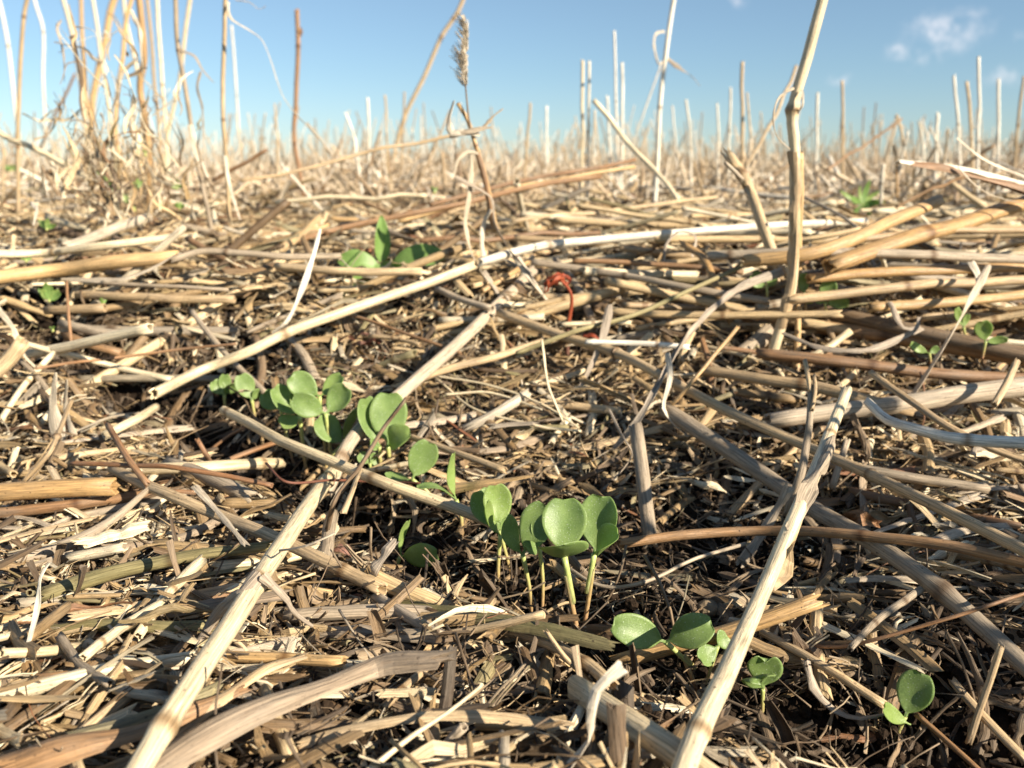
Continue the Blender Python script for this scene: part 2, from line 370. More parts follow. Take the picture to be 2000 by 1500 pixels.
def leaf_mat(name, c0, c1, trans_c, tr=0.3, speck=1.0):
    m, nt, b = new_mat(name); L = nt.links
    uv = nt.nodes.new('ShaderNodeUVMap'); uv.uv_map = 'uv'
    oi = nt.nodes.new('ShaderNodeObjectInfo'); mk = nt.nodes.new('ShaderNodeAttribute'); mk.attribute_name = 'mark'
    ge = nt.nodes.new('ShaderNodeTexCoord')
    def noise(vec, s, d):
        n = nt.nodes.new('ShaderNodeTexNoise'); n.inputs['Scale'].default_value = s; n.inputs['Detail'].default_value = d; L.new(vec, n.inputs['Vector']); return n.outputs['Fac']
    big = noise(uv.outputs[0], 0.28, 4); fine = noise(uv.outputs[0], 3.0, 3)
    c = mixc(nt, ramp(nt, big, [(0.3, 0.0), (0.7, 1.0)]), c0, c1)
    c = mixc(nt, 1.0, c, ramp(nt, fine, [(0.3, 0.78), (0.7, 1.18)]), 'MULTIPLY')
    # pale midrib and rim
    c = mixc(nt, mathn(nt, 'MULTIPLY', mk.outputs['Fac'], 0.30), c, (0.34, 0.44, 0.16))
    vo = nt.nodes.new('ShaderNodeTexVoronoi'); vo.inputs['Scale'].default_value = 1.9; L.new(uv.outputs[0], vo.inputs['Vector'])
    sf = ramp(nt, vo.outputs['Distance'], [(0.10, 0.8 * speck), (0.26, 0.0)])
    gate = mathn(nt, 'GREATER_THAN', noise(uv.outputs[0], 2.0, 1), 0.47)
    c = mixc(nt, mathn(nt, 'MULTIPLY', sf, gate), c, (0.55, 0.62, 0.45))
    L.new(c, b.inputs['Base Color']); b.inputs['Roughness'].default_value = 0.42; b.inputs['Specular IOR Level'].default_value = 0.4
    bm = nt.nodes.new('ShaderNodeBump'); bm.inputs['Strength'].default_value = 0.4; bm.inputs['Distance'].default_value = 0.00015
    L.new(mathn(nt, 'ADD', fine, mathn(nt, 'MULTIPLY', big, 1.5)), bm.inputs['Height']); L.new(bm.outputs[0], b.inputs['Normal'])
    t = nt.nodes.new('ShaderNodeBsdfTranslucent'); t.inputs[0].default_value = (*trans_c, 1)
    ms = nt.nodes.new('ShaderNodeMixShader'); ms.inputs[0].default_value = tr
    L.new(b.outputs[0], ms.inputs[1]); L.new(t.outputs[0], ms.inputs[2]); L.new(ms.outputs[0], nt.nodes['Material Output'].inputs[0])
    return m
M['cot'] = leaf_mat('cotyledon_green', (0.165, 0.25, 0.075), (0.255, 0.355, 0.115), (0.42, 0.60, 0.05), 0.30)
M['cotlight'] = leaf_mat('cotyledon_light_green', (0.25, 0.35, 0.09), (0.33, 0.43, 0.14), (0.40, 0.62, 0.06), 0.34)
M['weed'] = leaf_mat('weed_green', (0.19, 0.31, 0.08), (0.27, 0.41, 0.12), (0.35, 0.58, 0.05), 0.35, .3)
def stem_mat(name, top, low):
    m, nt, b = new_mat(name); L = nt.links
    at = nt.nodes.new('ShaderNodeAttribute'); at.attribute_name = 'tone'
    uv = nt.nodes.new('ShaderNodeUVMap'); uv.uv_map = 'uv'
    mp = nt.nodes.new('ShaderNodeMapping'); mp.inputs['Scale'].default_value = (3, .5, 1); L.new(uv.outputs[0], mp.inputs[0])
    n = nt.nodes.new('ShaderNodeTexNoise'); n.inputs['Scale'].default_value = 1.5; n.inputs['Detail'].default_value = 3; L.new(mp.outputs[0], n.inputs['Vector'])
    c = ramp(nt, at.outputs['Fac'], [(0.0, low), (0.55, tuple((a + b_) / 2 for a, b_ in zip(top, low))), (1.0, top)])
    c = mixc(nt, 1.0, c, ramp(nt, n.outputs['Fac'], [(0.3, .75), (0.7, 1.2)]), 'MULTIPLY')
    L.new(c, b.inputs['Base Color']); b.inputs['Roughness'].default_value = .4
    b.inputs['Subsurface Weight'].default_value = 0.25; b.inputs['Subsurface Radius'].default_value = (0.001, 0.0008, 0.0003); b.inputs['Subsurface Scale'].default_value = 1.0
    bm = nt.nodes.new('ShaderNodeBump'); bm.inputs['Strength'].default_value = .4; bm.inputs['Distance'].default_value = 0.0001; L.new(n.outputs['Fac'], bm.inputs['Height']); L.new(bm.outputs[0], b.inputs['Normal'])
    return m
M['stem'] = stem_mat('seedling_stem', (0.42, 0.50, 0.16), (0.40, 0.21, 0.12))
def soil_mat():
    m, nt, b = new_mat('soil'); L = nt.links
    tc = nt.nodes.new('ShaderNodeTexCoord')
    def noise(s, d, r=.6):
        n = nt.nodes.new('ShaderNodeTexNoise'); n.inputs['Scale'].default_value = s; n.inputs['Detail'].default_value = d; n.inputs['Roughness'].default_value = r
        L.new(tc.outputs['Object'], n.inputs['Vector']); return n.outputs['Fac']
    a = noise(90, 6, .7); f = noise(700, 4, .6); lg = noise(1.5, 4)
    c = ramp(nt, a, [(0.3, (.012, .008, .005)), (0.55, (.028, .018, .011)), (0.75, (.058, .038, .023))])
    c = mixc(nt, 1.0, c, ramp(nt, f, [(0.35, .7), (0.65, 1.3)]), 'MULTIPLY')
    # far off, where single straws are not modelled, the field itself is straw coloured
    pos = nt.nodes.new('ShaderNodeSeparateXYZ'); L.new(tc.outputs['Object'], pos.inputs[0])
    fm = nt.nodes.new('ShaderNodeMapRange'); fm.inputs[1].default_value = 2.5; fm.inputs[2].default_value = 9; L.new(pos.outputs['Y'], fm.inputs[0])
    st = ramp(nt, noise(8, 6, .75), [(0.3, (.20, .15, .07)), (0.5, (.42, .32, .18)), (0.7, (.56, .45, .27))])
    st = mixc(nt, ramp(nt, lg, [(0.5, 0.0), (0.62, .45)]), st, (.14, .19, .06))
    c = mixc(nt, fm.outputs[0], c, st)
    L.new(c, b.inputs['Base Color']); b.inputs['Roughness'].default_value = .95; b.inputs['Specular IOR Level'].default_value = .15
    bm = nt.nodes.new('ShaderNodeBump'); bm.inputs['Strength'].default_value = .9; bm.inputs['Distance'].default_value = .0012
    L.new(mathn(nt, 'ADD', a, mathn(nt, 'MULTIPLY', f, .4)), bm.inputs['Height']); L.new(bm.outputs[0], b.inputs['Normal'])
    return m
M['soil'] = soil_mat()

# ------------------------------------------------------------ scene objects
def link(name, me, parent=None, loc=(0, 0, 0)):
    o = bpy.data.objects.new(name, me); COL.objects.link(o); o.location = loc
    if parent is not None: o.parent = parent
    return o
def tag(o, label=None, cat=None, group=None, kind=None):
    if label: o['label'] = label
    if cat: o['category'] = cat
    if group: o['group'] = group
    if kind: o['kind'] = kind
    return o

# ---- the ground: one sheet to the horizon, fine near the camera
ys = np.concatenate([np.arange(-0.12, 0.62, 0.0018), np.geomspace(0.622, 900, 170)])
us = np.linspace(-1, 1, 341); us = np.sign(us) * np.abs(us) ** 1.0
Yg, Ug = np.meshgrid(ys, us, indexing='ij'); Xg = Ug * (0.30 + np.maximum(Yg, 0) * 0.95)
near = 1 - sstep(1.2, 4, Yg)
crumb = 0.0030 * np.abs(vnoise(Xg * 160, Yg * 160)) + 0.0026 * vnoise(Xg * 330 + 9, Yg * 330) + 0.0035 * vnoise(Xg * 75, Yg * 75 + 40)
Zg = np.where(Yg < 6, G(Xg, np.minimum(Yg, 6)), 0.045) * 1.0
Zg = Zg * (1 - sstep(3, 6, Yg)) + 0.045 * sstep(3, 6, Yg) + crumb * near + 0.02 * vnoise(Xg * 1.2, Yg * 1.2) * sstep(1.5, 4, Yg) * (1 - sstep(20, 60, Yg))
Zg = Zg - 0.002
Vg = np.stack([Xg, Yg, Zg], -1).reshape(-1, 3); nu = len(us)
i, j = np.meshgrid(np.arange(len(ys) - 1), np.arange(nu - 1), indexing='ij')
Qg = np.stack([i * nu + j, i * nu + j + 1, (i + 1) * nu + j + 1, (i + 1) * nu + j], -1).reshape(-1, 4)
gg = Geo(); gg.add(Vg, Qg, Vg[Qg][:, :, :2] * 1000, True)
ground = link('ground', gg.mesh('ground', M['soil'])); tag(ground, kind='structure')

# ---- templates for pieces of litter (lying along x, unit mm scale handled in metres)
def bentline(L, n, bend):
    x = np.linspace(-L / 2, L / 2, n); a, b_ = rng.normal(0, bend), rng.normal(0, bend * .6)
    k = rng.normal(0, bend * .5)
    y = a * (x / L) ** 2 * L + k * np.abs(x / L) * L; z = b_ * (x / L) ** 2 * L
    return np.stack([x, y, z], -1)
def tmpl(kind):
    g = Geo()
    if kind == 'split':
        L = rng.uniform(.010, .034); r = rng.uniform(.0013, .0026); sweep(g, bentline(L, 5, .10), crescent(rng.uniform(1.6, 3.0), .16, 5), np.full(5, r) * rng.uniform(.8, 1.2, 5), rng.normal(0, .3), n0=(0, 0, 1), smooth=False, ragged=2.2, hollow=False)
    elif kind == 'flake':
        L = rng.uniform(.006, .020); r = rng.uniform(.0014, .0030); sweep(g, bentline(L, 4, .2), crescent(rng.uniform(.7, 1.2), .10, 4, .3), np.full(4, r * 1.5) * np.array([rng.uniform(.2, 1), 1, 1, rng.uniform(.2, 1)]), rng.normal(0, .4), n0=(0, 0, 1), smooth=False, ragged=2.0, hollow=False)
    elif kind == 'fibre':
        L = rng.uniform(.012, .045); r = rng.uniform(.00022, .00055); sweep(g, bentline(L, 7, .35), circ(4, .1), r * np.linspace(1, .5, 7), 0, smooth=True, hollow=False)
    elif kind == 'tube':
        L = rng.uniform(.012, .040); r = rng.uniform(.0012, .0022); nd = [rng.uniform(.2, .8)] if rng.random() < .4 else []
        straw_geo(g, bentline(L, 3, .05), r, r * rng.uniform(.85, 1), nd, 9, 1.2)
    elif kind == 'leaf':
        L = rng.uniform(.018, .045); P = bentline(L, 6, .5); P[:, 2] += rng.normal(0, .0015, 6)
        strip_geo(g, P, rng.uniform(.0008, .002), .0004, 1.5, rng.normal(0, 2.2), rng.uniform(.1, .9), n0=(0, 0, 1), n=10)
    elif kind == 'shred':
        L = rng.uniform(.010, .034); P = bentline(L, 6, .35); P[:, 2] += rng.normal(0, .0008, 6)
        for q in range(int(rng.integers(1, 4))):
            strip_geo(g, P + np.linspace(0, 1, 6)[:, None] * rng.normal(0, .002, 3) + rng.normal(0, .0003, 3), rng.uniform(.0003, .0006), .0001, 1.3, rng.normal(0, 1.5), .5, n0=(0, 0, 1), n=8)
    elif kind == 'husk':
        L = rng.uniform(.005, .009); s = np.sin(np.linspace(.15, math.pi - .1, 6)); sweep(g, bentline(L, 6, .2), crescent(2.4, .12, 5), .0016 * s, .3, n0=(0, 0, 1), smooth=False, hollow=False)
    elif kind == 'crumb':
        n = 6; a = np.linspace(.25, math.pi - .25, n); sc = np.stack([circ(6, .25) for _ in range(n)])
        sweep(g, np.stack([-np.cos(a), 0 * a, 0 * a], -1) * .0012, sc, np.sin(a) * .0012, .4, n0=(0, 0, 1), smooth=False, hollow=False)
    elif kind == 'long':
        L = rng.uniform(.05, .13); r = rng.uniform(.0012, .0023); nd = [rng.uniform(.1, .9) for _ in range(rng.integers(0, 3))]
        straw_geo(g, bentline(L, 5, .07), r, r * rng.uniform(.8, 1), nd, 8, 1.2)
    elif kind == 'lflat':
        L = rng.uniform(.04, .09); P = bentline(L, 6, .25); strip_geo(g, P, rng.uniform(.001, .0025), .0008, 1.3, rng.normal(0, 1.5), rng.uniform(.2, .9), n0=(0, 0, 1), n=12)
    elif kind == 'stub':
        L = rng.uniform(.10, .22); r = rng.uniform(.0014, .0021); P = bentline(L, 4, .05); P = np.stack([P[:, 1], P[:, 2], P[:, 0] + L / 2], -1); straw_geo(g, P, r, r * .9, [rng.uniform(.2, .85)], 6, 1.5, hollow=False)
    return g.pack()
TM = {k: [tmpl(k) for _ in range(n)] for k, n in dict(split=14, flake=12, fibre=10, tube=10, leaf=12, shred=12, husk=6, crumb=6, long=10, lflat=8, stub=10).items()}
def rotm(yaw, pitch, roll):
    cy, sy = np.cos(yaw), np.sin(yaw); cp, sp = np.cos(pitch), np.sin(pitch); cr, sr = np.cos(roll), np.sin(roll)
    z = np.zeros_like(yaw); o = z + 1
    Rz = np.stack([np.stack([cy, -sy, z], -1), np.stack([sy, cy, z], -1), np.stack([z, z, o], -1)], -2)
    Ry = np.stack([np.stack([cp, z, -sp], -1), np.stack([z, o, z], -1), np.stack([sp, z, cp], -1)], -2)
    Rx = np.stack([np.stack([o, z, z], -1), np.stack([z, cr, -sr], -1), np.stack([z, sr, cr], -1)], -2)
    return Rz @ Ry @ Rx
def mass(name, kinds, pos, yaw, pitch, roll, scale, tone, mat, squash=None):
    """merge many copies of the litter templates into one mesh"""
    g = dict(V=[], Q=[], QU=[], QS=[], T=[], TU=[], M=[], K=[]); n0 = 0
    names = list(kinds); pick = rng.choice(len(names), len(pos), p=np.array([kinds[k] for k in names]) / sum(kinds.values()))
    Rm = rotm(yaw, pitch, roll)
    for ki, kn in enumerate(names):
        idx = np.where(pick == ki)[0]; sub = rng.integers(0, len(TM[kn]), len(idx))
        for si, t in enumerate(TM[kn]):
            I = idx[sub == si]
            if not len(I): continue
            V = np.einsum('nij,vj->nvi', Rm[I] * scale[I][:, None, None], t['V']) + pos[I][:, None]
            nv = len(t['V']); off = n0 + np.arange(len(I)) * nv
            g['V'].append(V.reshape(-1, 3)); g['Q'].append((t['Q'][None] + off[:, None, None]).reshape(-1, 4)); g['T'].append((t['T'][None] + off[:, None, None]).reshape(-1, 3))
            uo = rng.random((len(I), 1, 1, 2)) * 300
            g['QU'].append((t['QU'][None] + uo).reshape(-1, 4, 2)); g['TU'].append((t['TU'][None] + uo).reshape(-1, 3, 2))
            g['QS'].append(np.tile(t['QS'], len(I))); g['M'].append(np.tile(t['M'], len(I))); g['K'].append(np.repeat(tone[I], nv)); n0 += nv * len(I)
    g = {k: np.concatenate(v) for k, v in g.items()}
    return mesh_from(name, g, mat)
def slope(x, y, yaw):
    e = .004; return np.arctan((G(x + e * np.cos(yaw), y + e * np.sin(yaw)) - G(x - e * np.cos(yaw), y - e * np.sin(yaw))) / (2 * e))
def scatter(n, y0, y1, margin=0.05, power=1.0, k=0.66):
    y = y0 + (y1 - y0) * rng.random(n) ** power; x = (rng.random(n) * 2 - 1) * (y * k + margin); return x, y
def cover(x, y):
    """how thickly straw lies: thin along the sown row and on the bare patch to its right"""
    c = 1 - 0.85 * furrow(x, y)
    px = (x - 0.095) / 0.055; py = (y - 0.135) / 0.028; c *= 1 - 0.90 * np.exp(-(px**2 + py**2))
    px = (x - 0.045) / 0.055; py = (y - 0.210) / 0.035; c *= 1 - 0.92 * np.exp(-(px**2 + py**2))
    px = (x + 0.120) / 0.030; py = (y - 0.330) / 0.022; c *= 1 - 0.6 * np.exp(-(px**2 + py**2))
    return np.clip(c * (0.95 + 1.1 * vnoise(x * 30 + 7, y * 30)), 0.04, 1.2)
def litter(name, kinds, n, y0, y1, hmax, matk, power=1.0, tilt=.22, scale=(.8, 1.2), xbias=0.0, tone=None, usecover=True, hmin=0.0, label=None, cat=None, margin=.05, k=.66):
    x, y = scatter(n, y0, y1, margin, power, k)
    if usecover:
        keep = rng.random(n) < cover(x, y) ** (1.9 if name == 'fine_chaff' else 1.2); x, y = x[keep], y[keep]
    n = len(x); yaw = rng.random(n) * math.pi * 2
    b = rng.random(n) < xbias; yaw[b] = rng.normal(0, .33, b.sum()) + np.where(rng.random(b.sum()) < .5, 0, math.pi)
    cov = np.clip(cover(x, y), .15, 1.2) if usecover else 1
    h = hmin + rng.random(n) ** 1.3 * hmax * cov
    pos = np.stack([x, y, G(x, y) + h], -1)
    me = mass(name, kinds, pos, yaw, slope(x, y, yaw) + rng.normal(0, tilt, n), rng.normal(0, .5, n), rng.uniform(*scale, n), (rng.random(n) ** (1 + 4.0 * np.clip(.85 - cov, 0, 1))), M[matk])  # tone drops where cover is thin: hollow shade put into litter colour
    o = link(name, me); tag(o, label, cat, kind='stuff'); return o
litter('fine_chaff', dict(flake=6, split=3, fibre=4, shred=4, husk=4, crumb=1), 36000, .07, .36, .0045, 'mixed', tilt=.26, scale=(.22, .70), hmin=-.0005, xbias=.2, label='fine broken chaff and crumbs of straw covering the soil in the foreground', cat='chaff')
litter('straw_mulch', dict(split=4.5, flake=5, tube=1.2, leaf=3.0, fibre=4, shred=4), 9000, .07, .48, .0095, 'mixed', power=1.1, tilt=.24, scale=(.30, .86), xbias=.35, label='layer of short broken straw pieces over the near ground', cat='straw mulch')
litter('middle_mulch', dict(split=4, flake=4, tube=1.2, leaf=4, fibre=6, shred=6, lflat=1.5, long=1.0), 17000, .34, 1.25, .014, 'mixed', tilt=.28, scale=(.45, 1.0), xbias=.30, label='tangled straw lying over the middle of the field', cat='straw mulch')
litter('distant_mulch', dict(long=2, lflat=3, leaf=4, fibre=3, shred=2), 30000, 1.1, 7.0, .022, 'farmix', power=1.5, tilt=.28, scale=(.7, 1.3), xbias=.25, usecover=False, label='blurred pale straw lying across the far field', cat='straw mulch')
litter('dark_shreds', dict(fibre=4, shred=5, leaf=2, split=1.2, husk=2), 6500, .10, .36, .004, 'litterdark', tilt=.4, scale=(.3, .9), hmin=-.001, usecover=False, label='dark shreds and husks on the soil of the sown row', cat='straw mulch')
litter('soil_crumbs', dict(crumb=1), 22000, .07, .40, .0018, 'soil', scale=(.2, 1.2), usecover=False, label='dark crumbs of soil in the gaps of the straw', cat='soil crumbs')

# ------------------------------------------------------------ single straws, placed where they lie
def straw(pts, w, mat, label, nodes=(), name='straw', cat='straw', w1=None, tone=None, ragged=1.0, sides=14, parts=None, hollow=True, group=None, wob=.00022, taper=1.12):
    """pts: control points; w, w1: width in photo pixels at the first and last point (turned into real radii there)"""
    w = w * .84; w1 = w1 * .84 if w1 else w1
    P = world_pts(pts); W = pxw(P[[0, -1]], [w, w1 or w]) / 2
    rr = W[0], W[1]
    if any(isinstance(q, tuple) for q in nodes):
        C = catmull(P, 400); dc = C - [0, 0, CAMZ]; zc = dc[:, 1] * CP - dc[:, 2] * SP; yc = dc[:, 1] * SP + dc[:, 2] * CP
        X, Y = 1000 + F * dc[:, 0] / zc, 750 - F * yc / zc
        nodes = [float(np.argmin(np.hypot(X - q[0], Y - q[1]))) / 399 if isinstance(q, tuple) else q for q in nodes]
    if w1 is None: rr = (np.mean(pxw(P, w)) / 2,) * 2           # one real thickness for the whole stem
    g = Geo(); straw_geo(g, P, rr[0], rr[1], nodes, sides, ragged, tone if tone is not None else rng.random(), hollow, wob, taper)
    o = link(name, None) if parts else None
    me = g.mesh(name if not parts else 'stem', M[mat], P[0])
    if parts:
        o.location = P[0]; link('stem', me, o)
        for pn, pp, pw, pm, kw in parts:
            Q = world_pts(pp, P[-1][1]); W = pxw(Q[[0, -1]], [pw, pw]) / 2; gp = Geo()
            if kw.pop('round', 0): straw_geo(gp, Q, W[0], W[1], (), 10, 1.6, rng.random())
            else: strip_geo(gp, Q, W[0], W[1] * kw.pop('taper', .35), tone=rng.random(), **kw)
            link(pn, gp.mesh(pn, M[pm], P[0]), o)
    else: o = link(name, me, loc=P[0])
    tag(o, label, cat, group); return o
def leaf(pts, w, mat, label, w1=None, name='dry_leaf', cat='dry leaf', group=None, **kw):
    w = w * .8; P = world_pts(pts); W = pxw(P[[0, -1]], [w, w1 * .8 if w1 is not None else w * .35]) / 2
    g = Geo(); strip_geo(g, P, W[0], W[1], tone=rng.random(), **kw)
    o = link(name, g.mesh(name, M[mat], P[0]), loc=P[0]); tag(o, label, cat, group); return o
def split(pts, w, mat, label, arc=2.4, w1=None, twist=0.3, roll=0.0, name='split_straw', cat='split straw', up=1, th=.12):
    P = world_pts(pts); n = 26; C = catmull(P, n); r = np.interp(np.linspace(0, 1, n), [0, 1], pxw(P[[0, -1]], [w, w1 or w]) / 2)
    g = Geo(); s = np.stack([crescent(arc * (1 + .18 * math.sin(k * .5 + w)), th, 8) for k in range(n)])
    r = r * (1 + .10 * np.interp(np.linspace(0, 1, n), np.linspace(0, 1, 8), rng.normal(0, .8, 8)))
    sweep(g, C, s, r, np.linspace(0, twist, n) + roll, n0=(0, -.3 * up, .9 * up), smooth=False, ragged=2.4, hollow=False, tone=rng.random())
    o = link(name, g.mesh(name, M[mat], P[0]), loc=P[0]); tag(o, label, cat); return o

# foreground
straw([(215, 1600, .010), (318, 1425, .013), (455, 1215, .016), (520, 1110, .017), (600, 990, .016), (655, 915, .015)], 59, 'pale',
      'thick cream straw with dark pinholes and a torn sheath, from the bottom left corner', nodes=((322, 1420), (508, 1142), (640, 940)), w1=31, tone=.35, taper=1.22,
      parts=[('torn_sheath', [(505, 1120, .020), (470, 1160, .018), (430, 1195, .012), (385, 1260, .005)], 30, 'leafgrey', dict(twist=1.2, curl=.5, mid=1.2)),
             ('torn_sheath', [(515, 1125, .020), (555, 1165, .015), (580, 1200, .010), (612, 1222, .006)], 20, 'leafgrey', dict(twist=1.0, curl=.5)),
             ('torn_sheath', [(545, 1075, .021), (600, 1065, .024), (655, 1040, .026)], 6, 'leafpale', dict(twist=.5, curl=.3))])
straw([(640, 955, .014), (690, 850, .014), (785, 765, .015), (900, 665, .012), (968, 600, .010), (1042, 528, .010)], 32, 'grey',
      'grey weathered straw rising behind the seedlings from the golden joint to the forked end', nodes=(.08, .80), w1=24, tone=.85, ragged=2.5)
straw([(1318, 1560, .012), (1352, 1450, .013), (1400, 1340, .016), (1490, 1160, .022), (1560, 1000, .030), (1612, 870, .036), (1655, 762, .042)], 56, 'pale',
      'cream straw leaning up from the bottom edge across the seedlings', nodes=((1366, 1430), (1575, 945), (1625, 850)), w1=22, tone=.5, ragged=1.8, taper=1.14,
      parts=[('sheath', [(1545, 1035, .029), (1585, 945, .033), (1622, 880, .036), (1632, 840, .038)], 34, 'grey', dict(curl=1.1, twist=.3, taper=.5, n0=(0, -1, .3))),
             ('sheath', [(1500, 1140, .0225), (1535, 1062, .0265), (1550, 1015, .029)], 34, 'tan', dict(curl=1.1, twist=.2, taper=.9, n0=(-.6, -1, .3)))])
straw([(1540, 1000, .012), (1562, 930, .022), (1580, 840, .030), (1584, 760, .036)], 22, 'grey', 'short split stalk with two prongs, standing left of the leaning cream straw', w1=14, ragged=2.5,
      parts=[('prong', [(1583, 765, .036), (1578, 735, .038), (1572, 705, .040)], 9, 'tan', dict(round=1)), ('prong', [(1586, 800, .034), (1592, 760, .037), (1590, 735, .038)], 8, 'tan', dict(round=1))])
split([(1452, 1095, .004), (1490, 1040, .010), (1535, 965, .020)], 26, 'grey', 'torn grey sheath piece with a hairy edge, beside the leaning cream straw', arc=2.0)
split([(150, 1600, .006), (330, 1490, .008), (500, 1400, .010), (640, 1345, .010), (740, 1312, .009), (858, 1300, .012)], 72, 'weather',
      'broad weathered split stalk with a frayed flat end, in the bottom left', arc=2.9, w1=58, roll=.15, th=.2)
split([(20, 1500, .008), (160, 1460, .009), (310, 1420, .009), (470, 1350, .009)], 74, 'brown', 'broad brown split stalk in the bottom left corner under the thick cream straw', arc=2.6, w1=30, th=.2)
split([(340, 1440, .007), (430, 1370, .009), (520, 1310, .009), (590, 1285, .010)], 30, 'tan', 'brown split stalk with a curled tip above the broad weathered stalk', arc=2.6, w1=24)
straw([(-40, 1368, .006), (60, 1345, .007), (200, 1310, .008), (340, 1290, .007), (420, 1278, .006)], 38, 'pale', 'bright cream straw with two black specks, at the left edge near the bottom', tone=.95, w1=30, hollow=False)
straw([(400, 1280, .004), (520, 1284, .006), (672, 1292, .007)], 28, 'gold', 'golden ribbed straw end lying under the thick cream straw', nodes=(.6,), tone=.8, taper=1.05)
split([(-20, 1480, .001), (120, 1430, .002), (240, 1370, .003)], 46, 'leafgrey', 'flat greyish sheath scrap below the bright cream straw', arc=1.6)
straw([(70, 1235, .004), (190, 1222, .006), (330, 1225, .006), (420, 1222, .005)], 30, 'moss', 'greenish mossy straw lying crosswise below the white curled strip', nodes=(.62,), tone=.3)
straw([(560, 1205, .003), (700, 1195, .004), (880, 1200, .004)], 34, 'grey', 'pinkish grey straw lying crosswise right of the thick cream straw', tone=.4)
straw([(80, 1165, .006), (200, 1125, .008), (300, 1100, .009), (400, 1082, .009), (525, 1066, .010)], 40, 'moss', 'mossy brown stalk tapering to a dark tip at the left', w1=22, tone=.2, nodes=(.55,), ragged=2)
straw([(30, 1095, .005), (120, 1068, .007), (200, 1030, .009), (290, 955, .013)], 40, 'grey', 'grey brown stalk turning upward left of the reddish stalks', w1=12, tone=.2)
split([(165, 1062, .009), (215, 1050, .009), (265, 1040, .009)], 34, 'pale', 'short pale ribbed straw piece beside the mossy stalk', arc=2.8)
straw([(-40, 965, .012), (80, 955, .013), (222, 950, .013)], 42, 'gold', 'thick golden straw end at the left edge', tone=.3, ragged=.6)
straw([(-30, 1004, .007), (90, 992, .008), (200, 978, .008), (330, 962, .007)], 24, 'brown', 'brown straw lying below the thick golden straw end at the left edge', nodes=(.5,))
straw([(220, 915, .012), (330, 968, .013), (450, 1015, .012), (580, 1070, .010), (745, 1150, .006)], 28, 'tan', 'long tan straw running down right under the thick cream straw', tone=.6, nodes=(.9,), ragged=1.5)
split([(385, 955, .015), (430, 1005, .014), (478, 1062, .013)], 26, 'leafpale', 'flat whitish strip lying across the long tan straw', arc=1.0, th=.1)
straw([(330, 905, .010), (400, 930, .011), (492, 972, .009)], 34, 'grey', 'short grey hollow tube with an open end', ragged=1.5, tone=.3)
straw([(150, 1010, .005), (240, 992, .006), (370, 960, .006)], 22, 'grey', 'thin grey straw under the short hollow tube')
straw([(250, 918, .010), (400, 912, .011), (548, 905, .010)], 26, 'pale', 'pale straw with a dark ringed joint under the rusty stalk', nodes=(.82,), tone=.2, taper=1.25)
straw([(212, 832, .022), (250, 895, .019), (288, 945, .014)], 15, 'rust', 'reddish split splinter leaning left of the seedlings', tone=.8, ragged=3)
straw([(140, 905, .016), (250, 908, .017), (370, 918, .017), (530, 948, .014)], 12, 'rust', 'long rusty stalk lying crosswise at the left', tone=.2)
straw([(520, 905, .020), (560, 942, .019), (640, 938, .019), (730, 940, .018), (822, 944, .016)], 6, 'maroon', 'thin dark red stalk crossing the golden joint', tone=.6, sides=8)
straw([(140, 782, .024), (105, 865, .020), (95, 885, .018), (45, 942, .010)], 11, 'tan', 'thin bent tan stalk with a dark joint at the far left', nodes=(.52,), taper=1.9)
straw([(438, 802, .024), (560, 862, .024), (690, 918, .024), (760, 945, .023), (880, 985, .017), (985, 1030, .009)], 27, 'pale',
      'cream straw lying across the row in front of the rear seedlings', tone=.1, nodes=(.03, .66), taper=1.05, ragged=.7)
straw([(640, 1030, .010), (655, 975, .018), (700, 915, .026), (750, 835, .034), (788, 785, .038)], 12, 'dark', 'dark splintered stalk sticking up across a seedling leaf', w1=9, ragged=3,
      parts=[('splinter', [(670, 1000, .016), (690, 950, .022), (705, 905, .026)], 16, 'tan', dict(curl=.4, twist=.6)), ('splinter', [(650, 985, .014), (672, 940, .020), (695, 905, .024)], 11, 'leafpale', dict(curl=.4)),
             ('splinter', [(765, 815, .036), (780, 795, .038), (792, 776, .040)], 4, 'dark', dict(curl=.2))])
straw([(632, 1120, .004), (642, 1040, .008), (650, 1005, .010)], 30, 'grey', 'squat grey stub standing right of the thick cream straw', tone=.2)
straw([(800, 852, .008), (880, 880, .009), (985, 918, .010)], 15, 'tan', 'short tan straw pointing right behind the row', ragged=2)
split([(885, 955, .010), (950, 945, .013), (1040, 930, .017)], 34, 'gold', 'golden papery straw husk with a torn pointed end behind the seedlings', arc=2.2, w1=8, roll=-.3)
split([(730, 1130, .006), (745, 1100, .010), (765, 1075, .012)], 34, 'leafgrey', 'crumpled papery knot at the end of the long tan straw', arc=2.6, name='papery_knot', cat='straw scrap')
straw([(868, 1240, .005), (960, 1224, .008), (1062, 1200, .013)], 19, 'tan', 'pinkish stub with a rounded pale tip below the seedlings', tone=.8, ragged=.2, hollow=False)
split([(640, 1235, .003), (760, 1240, .004), (870, 1250, .004)], 36, 'grey', 'grey split straw leading to the pinkish stub', arc=2.4)
straw([(735, 1165, .004), (800, 1205, .005), (870, 1245, .005)], 26, 'grey', 'ribbed grey straw end slanting down in the middle', tone=.9)
straw([(970, 1225, .004), (1080, 1258, .007), (1150, 1300, .008), (1195, 1338, .008)], 30, 'tan', 'tan straw with a dark groove slanting below the seedlings', tone=.7, nodes=(.75,), taper=1.2)
straw([(1068, 1235, .012), (1110, 1290, .009), (1175, 1350, .004)], 11, 'tan', 'thin tan splinter crossing the grooved straw', ragged=3)
straw([(1128, 1345, .008), (1220, 1405, .009), (1320, 1470, .009), (1440, 1560, .009)], 64, 'pale', 'thick ribbed straw running off the bottom edge under a twisted white leaf', tone=.1, nodes=(), ragged=.8)
